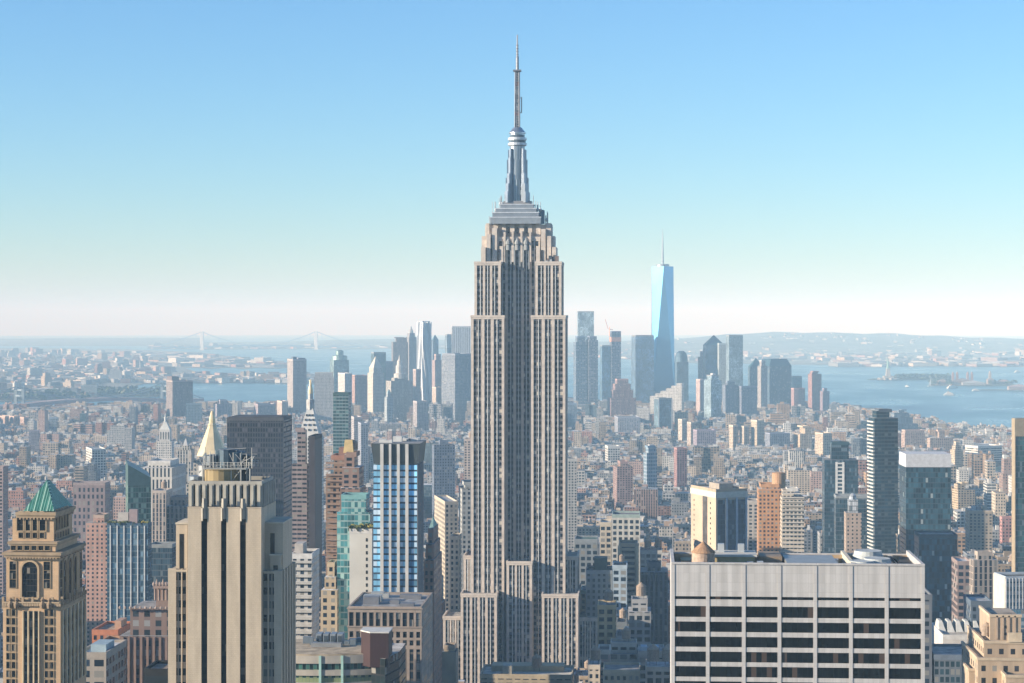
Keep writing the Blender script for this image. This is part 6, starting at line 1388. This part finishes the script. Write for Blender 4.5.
def add_lot(x0, x1, y0, y1, yaw=0.0):
    cx, cy = (x0 + x1) / 2, (y0 + y1) / 2; w, dp = x1 - x0, y1 - y0
    px, _, D = proj(cx, cy, 0)
    if D < 640 or px < -260 or px > 1300: return
    if D > land_limit(px) - 60: return
    if overlaps(cx, cy, (w, dp)): return
    u = rf.random(); lateral = px
    if D < 2000: h = 20 + 40 * rf.random() ** 1.5 + (35 * rf.random() if u < .06 else 0)
    elif D < 3000: h = 15 + 24 * rf.random() ** 1.6 + (40 * rf.random() if u < .045 else 0)
    elif D < 4500: h = 13 + 14 * rf.random() + (38 * rf.random() if u < .06 else 0)
    else: h = 14 + 22 * rf.random() + (45 * rf.random() if u < .12 else 0)
    if px > 730 and 1900 < D < 3600 and rf.random() < .05: h += 25 + 25 * rf.random()
    if w * dp < 260: h *= .75
    # nothing may rise above the visible foot of a taller building behind it
    cap = 470 if D < 1500 else (455 if D < 2400 else (430 if D < 3800 else 400))
    p0 = px - w / D * FPX / 2; p1 = px + w / D * FPX / 2
    if D > 2300 and (px > 825 or px < 300): cap = max(cap, Y0 + FPX * EYE / land_limit(px) - (7 * rf.random() ** 2 if px > 825 else 3 + 5 * rf.random() ** 2))
    for (a, b, dd, yb) in CAPS:
        if dd > D and p1 > a + 1 and p0 < b - 1: cap = max(cap, yb - 2)
    zmax = zt(cap, D)
    if D < 1290: zmax = min(zmax, zt(650, D))
    if zmax < 9 and D > 4300: zmax = rf.uniform(9, 14)
    if zmax < 9: return
    h = min(h, zmax)
    ci = rf.choices(range(len(WCOL)), WWT)[0]
    if px > 700 and D > 2000 and rf.random() < .35: ci = rf.choice([0, 0, 1, 9])
    st = rf.choices(['punch', 'loft', 'slab', 'ribbon', 'ribs', 'glass'], [38, 24 if D < 2600 else 8, 26, 5, 5, 2])[0]
    LOTS.append(dict(cx=cx, cy=cy, w=w, dp=dp, h=h, yaw=yaw, D=D, px=px, ci=ci, st=st, rc=rf.choice(ROOFC), seed=rf.random(), p0=p0, p1=p1))
k = 0
while True:
    ya = ROFF - 80.5 * 8 + k * PITCH + 9; yb = ya + PITCH - 18
    if ya > 6800: break
    k += 1
    big = ya > 3300; rot = 0
    js = 0 if ya < 1750 else rf.uniform(-30, 30)
    for a0, a1 in zip(AVE, AVE[1:]):
        a0 += js; a1 += js
        xa, xb = a0 + 15, a1 - 15
        pxa = proj(xa, ya, 0)[0]; pxb = proj(xb, ya, 0)[0]
        if pxb < -260 or pxa > 1300: continue
        if rf.random() < .012: continue
        for row in range(2):
            x = xa; r0 = ya if row == 0 else ya + (yb - ya) / 2 + 1.5; r1 = ya + (yb - ya) / 2 - 1.5 if row == 0 else yb
            while x < xb - 6:
                wd = rf.choice([7, 9, 11, 14, 17, 22, 30]) if ya < 2600 else (rf.choice([8, 12, 16, 22, 30]) if not big else rf.choice([14, 20, 28, 40]))
                wd = min(wd, xb - x)
                if xb - x - wd < 7: wd = xb - x
                jr = rf.uniform(0, 7)
                if row == 0: add_lot(x, x + wd - .3, r0, r1 - jr)
                else: add_lot(x, x + wd - .3, r0 + jr, r1)
                x += wd
# far shore boroughs
FAR = []
def far_lots(n, pxr, dr, sizes, hts, test=None, dens=1.0):
    for i in range(n):
        px = rf.uniform(*pxr); d = dr[0] + (dr[1] - dr[0]) * rf.random()
        if test and not test(px, d): continue
        cx, cy = at(px, d); w = rf.uniform(*sizes); dp = rf.uniform(*sizes); h = rf.uniform(hts[0], hts[1]) if rf.random() > .06 else rf.uniform(hts[1], hts[2])
        ci = rf.choices(range(len(WCOL)), [14, 12, 12, 6, 10, 14, 22, 6, 2, 4])[0]
        FAR.append(dict(cx=cx, cy=cy, w=w, dp=dp, h=h, yaw=rf.choice([.6, .62, -.5, .2]), D=d, px=px, ci=ci, st=rf.choice(['punch', 'slab', 'slab', 'ribbon']), rc=rf.choice(ROOFC), seed=rf.random(), p0=px - w / d * FPX / 2, p1=px + w / d * FPX / 2))
far_lots(5200, (-200, 172), (6700, 15500), (16, 60), (8, 20, 60), lambda p, d: d < interp([(-200, 16000), (120, 15500), (172, 9700)], p) and (p < 92 or d > 8450))
far_lots(700, (92, 330), (8450, 9450), (16, 60), (8, 18, 34), lambda p, d: d < 9400)
far_lots(420, (97, 300), (11200, 16000), (30, 120), (8, 22, 45), lambda p, d: d < interp([(97, 16000), (200, 15500), (262, 12400), (300, 11300)], p))
far_lots(500, (560, 1250), (11500, 16000), (25, 90), (7, 18, 45), lambda p, d: d > interp([(560, 14700), (700, 12400), (1024, 11500), (2000, 9700)], p))
far_lots(260, (840, 1250), (11400, 12200), (50, 160), (12, 24, 40))
far_lots(160, (150, 480), (18500, 19500), (40, 100), (10, 25, 50))
ALL = LOTS + FAR
def tops(L): return zt
# small houses climbing the far hill
for i in range(150):
    px = rf.uniform(600, 1200); t = rf.uniform(.03, .36) ** 1.0; d = 15600 * (24000 / 15600) ** t
    zr = max(0, (zt(interp(RIDGE, px), 18500) + drop(18500))) * sin(min(1, t / .42) * pi / 2) ** 1.3 * (1 + .05 * sin(px * .11 + t * 9)) + 3 * sin(px * .37 + t * 23)
    cx, cy = at(px, d); w = rf.uniform(18, 50); FAR.append(dict(cx=cx, cy=cy, w=w, dp=rf.uniform(20, 50), h=zr + rf.uniform(3, 14), yaw=rf.uniform(-.5, .5), D=d, px=px, ci=rf.choice([0, 1, 4, 5, 6, 6, 6]), st='punch', rc=rf.choice(ROOFC), seed=rf.random(), p0=px - w / d * FPX / 2, p1=px + w / d * FPX / 2))
ALL = LOTS + FAR
# who is seen: front to back over a coarse id buffer
buf = np.full((RH, RW), -1, dtype=np.int32)
ents = []
for i, L in enumerate(ALL):
    yt = Y0 + FPX * (EYE - (L['h'] - drop(L['D']))) / L['D']; yb_ = Y0 + FPX * (EYE + drop(L['D'])) / L['D']
    ents.append((L['D'], i, L['p0'], L['p1'], yt, yb_))
for j, (p0, p1, yt, yb_, d, r_) in enumerate(HEROES): ents.append((d, -10 - j, p0, p1, yt, Y0 + FPX * EYE / d))
for (p0, p1, yt, d) in ((471, 566, 224, 1290), (461, 598, 595, 1277), (443, 463, 618, 1285), (670, 926, 549, 580), (168, 292, 571, 600), (187, 272, 485, 600), (3, 78, 512, 640), (348, 428, 603, 850), (286, 396, 632, 762), (373, 424, 441, 950), (976, 1024, 644, 640)): ents.append((d, -2, p0, p1, yt, 700))
ents.sort()
for d, i, p0, p1, yt, yb_ in ents:
    a, b = max(0, int(round(p0))), min(RW, int(round(p1))); c, e = max(0, int(round(yt))), min(RH, int(round(yb_)))
    if b <= a: b = a + 1
    if a >= RW or b <= 0 or e <= c or c >= RH: continue
    s_ = buf[c:e, a:b]; s_[s_ == -1] = i
idx = buf[buf >= 0]; cnt = np.bincount(idx, minlength=len(ALL))
ys_, xs_ = np.nonzero(buf >= 0); sx_ = np.bincount(buf[ys_, xs_], weights=xs_, minlength=len(ALL)); sy_ = np.bincount(buf[ys_, xs_], weights=ys_, minlength=len(ALL))
order = np.argsort(-cnt)[:300]
single = set(int(i) for i in order if cnt[i] > 3)

def build_lot(mb, L, detail, ox=0.0, oy=0.0, oz=0.0):
    """detail 0 plain block, 1 with roof clutter, 2 with parapet, cornice, bulkheads"""
    rr = random.Random(L['seed']); col, _ = WCOL[L['ci']]; f = rr.uniform(.62, 1.25); col = tuple(min(.72, c * f) for c in col)
    if L['st'] == 'glass': col = rr.choice([(.03, .07, .09), (.04, .09, .13), (.10, .14, .16)])
    mi = {'punch': 0, 'loft': 2, 'slab': 3, 'ribbon': 4, 'ribs': 5, 'glass': 6}[L['st']]; mb.bay = {'punch': 3.2, 'loft': 4.4, 'slab': 3.6, 'ribbon': 6.0, 'ribs': 3.0, 'glass': 1.6}[L['st']]
    zb = -drop(L['D']) - oz; cx, cy = L['cx'] - ox, L['cy'] - oy; w, dp, h, yaw = L['w'], L['dp'], L['h'], L['yaw']; c_, s_ = cos(yaw), sin(yaw)
    mb.z0 = zb
    def bx(x0, x1, y0, y1, z0, z1, m, r, col=None, rcol=None):
        mb.prism([(cx + x * c_ - y * s_, cy + x * s_ + y * c_) for x, y in ((x0, y0), (x1, y0), (x1, y1), (x0, y1))], zb + z0, zb + z1, m, r, col, rcol)
    hw, hd = w / 2, dp / 2; feats = []
    setb = h > 42 and rr.random() < .5 and w > 14
    wing = detail >= 1 and w > 26 and rr.random() < .35
    z1 = h if not setb else h * rr.uniform(.65, .85)
    if wing:       # U or L shaped plan with a light court
        bx(-hw, -hw * .3, -hd, hd, 0, z1, mi, 1, col, L['rc']); bx(hw * .3, hw, -hd, hd, 0, z1, mi, 1, col, L['rc']); bx(-hw * .3 + .003, hw * .3 - .003, -hd * .3, hd - .01, 0, z1 - rr.uniform(0, 3), mi, 1, col, L['rc'])
    else: bx(-hw, hw, -hd, hd, 0, z1, mi, 1, col, L['rc'])
    if setb: bx(-hw * .7, hw * .75, -hd * .7, hd * .8, z1, h, mi, 1, col, L['rc']); feats.append('stepped roof')
    tw, td = (hw * .7, hd * .7) if setb else (hw, hd)
    if detail >= 2 and not wing and not setb:
        pc = tuple(min(.7, c * 1.15) for c in col); t = .45
        bx(-hw - .2, hw + .2, -hd - .35, -hd + t, h - .9, h + 1.1, 7, 7, pc); bx(-hw, hw, hd - t, hd, h + .003, h + 1.0, 7, 7, pc)
        bx(-hw, -hw + t, -hd + t, hd - t, h + .003, h + 1.0, 7, 7, pc); bx(hw - t, hw, -hd + t, hd - t, h + .003, h + 1.0, 7, 7, pc)
    if detail >= 1:
        nb = 1 + int(rr.random() * 2.4) + (2 if w > 25 else 0)
        for i in range(3 + int(w / 5) if detail >= 2 else 0):
            s_x, s_y = rr.uniform(.7, 2.4), rr.uniform(.7, 3.5); x, y = rr.uniform(-tw + 1.5, tw - 1.5), rr.uniform(-td + 1.5, td - 1.5)
            bx(x - s_x / 2, x + s_x / 2, y - s_y / 2, y + s_y / 2, h + .01, h + rr.uniform(.6, 2.2), 7, 1, rr.choice([(.5, .5, .5), (.2, .2, .22), (.35, .3, .26), (.6, .6, .6)]), rr.choice(ROOFC))
        for i in range(nb):
            bw, bd, bh = rr.uniform(2.5, max(3, min(9, w * .4))), rr.uniform(2.5, max(3, min(8, dp * .35))), rr.uniform(2, 5.5)
            x, y = rr.uniform(-tw + bw / 2, max(-tw + bw / 2, tw - bw / 2)) * .9, rr.uniform(-td + bd / 2, max(-td + bd / 2, td - bd / 2)) * .9
            bx(x - bw / 2, x + bw / 2, y - bd / 2, y + bd / 2, h + .01, h + bh, 7, 1, rr.choice([col, (.5, .48, .45), (.25, .25, .27), (.42, .3, .22), (.6, .6, .58)]), rr.choice(ROOFC))
        if not feats: feats.append('%s roof box%s' % (['no', 'one', 'two', 'three', 'four', 'five', 'six'][nb], '' if nb == 1 else 'es'))
    return h, tw, td, feats
FAB_MATS = [MAT['punch'], MAT['roof'], MAT['loft'], MAT['slab'], MAT['ribbon'], MAT['ribs'], MAT['glass'], MAT['stone']]
TYPE = {'punch': 'brick house', 'loft': 'loft block', 'slab': 'flat block', 'ribbon': 'banded block', 'ribs': 'ribbed block', 'glass': 'glass block'}
mass = MB(); tankmass = MB((.34, .26, .20)); seen_labels = {}
for i, L in enumerate(ALL):
    D = L['D']; det = 2 if D < 2300 else (1 if D < 5200 else 0)
    has_tank = D < 3200 and L['h'] > 18 and L['w'] > 11 and random.Random(L['seed'] + 3).random() < .42 and L['st'] != 'glass'
    if i in single:
        zb = -drop(D); mb = MB(); h, tw, td, feats = build_lot(mb, L, max(det, 1), L['cx'], L['cy'], zb)
        root = None
        mesh_o = mb.obj('city_building', FAB_MATS); mesh_o.location = (L['cx'], L['cy'], zb)
        if has_tank:
            # the thing is an Empty with wall and tank parts
            root = empty('city_building', (L['cx'], L['cy'], zb)); mesh_o.name = 'wall'; mesh_o.parent = root; mesh_o.location = (0, 0, 0)
            tank(root, tw * .4, td * .35, h, 1.9 + .5 * L['seed']); feats = ['roof tank']
        o = root or mesh_o
        cname = WCOL[L['ci']][1]; ty = TYPE[L['st']]
        if L['st'] == 'glass': cname = 'dark'
        cn = cname.replace(' brick', ''); size = 'tall' if L['h'] > 60 else ('broad' if L['w'] > 30 else ('narrow' if L['w'] < 13 else 'plain'))
        qx, qy = sx_[i] / cnt[i] / RW * 100, sy_[i] / cnt[i] / RH * 100
        lab = f"{size} {cn} {ty} with {feats[0]}, {qx:.0f}% across and {qy:.0f}% down the photo"
        if len(lab.split()) > 16: lab = lab.replace(' and ', ', ')
        if len(lab.split()) > 16: lab = lab.replace(size + ' ', '', 1)
        while lab in seen_labels:
            lab = f"{cn} {ty} with {feats[0]}, {qx:.1f}% across and {qy:.1f}% down the photo"; qx += .1
        seen_labels[lab] = 1
        tag(o, lab, 'building', 'individual buildings of the dense city')
    else:
        h, tw, td, _f = build_lot(mass, L, det)
        if has_tank:
            z = -drop(D) + h; r_ = 1.9 + .4 * L['seed']; x, y = L['cx'] + tw * .4, L['cy'] + td * .35; cc = rf.choice([(.34, .26, .2), (.42, .32, .24), (.26, .2, .16), (.45, .42, .38)])
            tankmass.lathe(x, y, [(r_, z + 2), (r_, z + 2 + r_ * 1.9)], 8, col=cc); tankmass.lathe(x, y, [(r_ * 1.08, z + 2 + r_ * 1.9), (.02, z + 2 + r_ * 2.7)], 8, col=cc, cap=False)
            tankmass.lathe(x, y, [(r_ * .6, z), (r_ * .6, z + 2)], 5, col=(.1, .1, .1))
mo = mass.obj('city_blocks', FAB_MATS); tag(mo, 'unbroken mass of small distant houses and blocks filling the rest of the city', 'city blocks', kind='stuff')
to = tankmass.obj('rooftop_tanks', [MAT['wood']]); tag(to, 'scattered small wooden water tanks on the roofs of the city mass', 'roof tanks', kind='stuff')

# ------------------------------------------------------------------ greenery
def leafmass(name, label, spots, seed=1):
    rr = random.Random(seed); g = MB((.06, .09, .03))
    for (x, y, z, r_, n) in spots:
        for q in range(n):
            a, b = rr.uniform(0, 2 * pi), rr.uniform(-.5, 1) * pi / 2; R_ = r_ * rr.uniform(.4, 1)
            p = Vector((x + R_ * cos(a) * cos(b), y + R_ * sin(a) * cos(b), z + r_ * .9 + R_ * .8 * sin(b))); s = r_ * rr.uniform(.25, .5)
            u = Vector((rr.uniform(-1, 1), rr.uniform(-1, 1), rr.uniform(-1, 1))).normalized(); v = u.orthogonal().normalized()
            col = rr.choice([(.05, .08, .03), (.08, .11, .04), (.04, .06, .03), (.10, .10, .05)])
            g.face([tuple(p - u * s - v * s), tuple(p + u * s - v * s), tuple(p + u * s + v * s), tuple(p - u * s + v * s)], 0, None, col)
    o = g.obj(name, [MAT['paint']]); tag(o, label, 'trees', kind='stuff')
sp = []
for i in range(130):
    px = rb.uniform(895, 950); d = rb.uniform(8900, 9050); x, y = at(px, d); sp.append((x, y, -drop(d) + 1, rb.uniform(7, 13), 14))
for i in range(70):
    px = rb.choice([rb.uniform(930, 940), rb.uniform(985, 1017), rb.uniform(946, 953)]); d = rb.uniform(8190, 8380); x, y = at(px, d); sp.append((x, y, -drop(d) + 1, rb.uniform(6, 10), 14))
leafmass('island_trees', 'low dark trees covering the two small islands in the bay', sp, 2)
sp = []
for i in range(260):
    px = rb.uniform(97, 185) if i % 2 else rb.uniform(-10, 92); d = rb.uniform(7010, 7330) if px > 97 else rb.uniform(6620, 7100); x, y = at(px, d); sp.append((x, y, -drop(d) + 1, rb.uniform(8, 15), 12))
leafmass('riverside_trees', 'dark wooded park across the river behind the nearer bridge', sp, 3)
sp = []
for i in range(420):
    if i < 150: px, d = rb.uniform(60, 160), rb.uniform(3600, 4300)
    elif i < 280: px, d = rb.uniform(585, 645), rb.uniform(3350, 3550)
    elif i < 340: px, d = rb.uniform(690, 760), rb.uniform(2600, 2700)
    else: px, d = rb.uniform(835, 890), rb.uniform(5000, 5150)
    x, y = at(px, d); sp.append((x, y, -drop(d) + 3, rb.uniform(5, 9), 10))
leafmass('street_trees', 'clumps of green trees among the distant low houses', sp, 4)
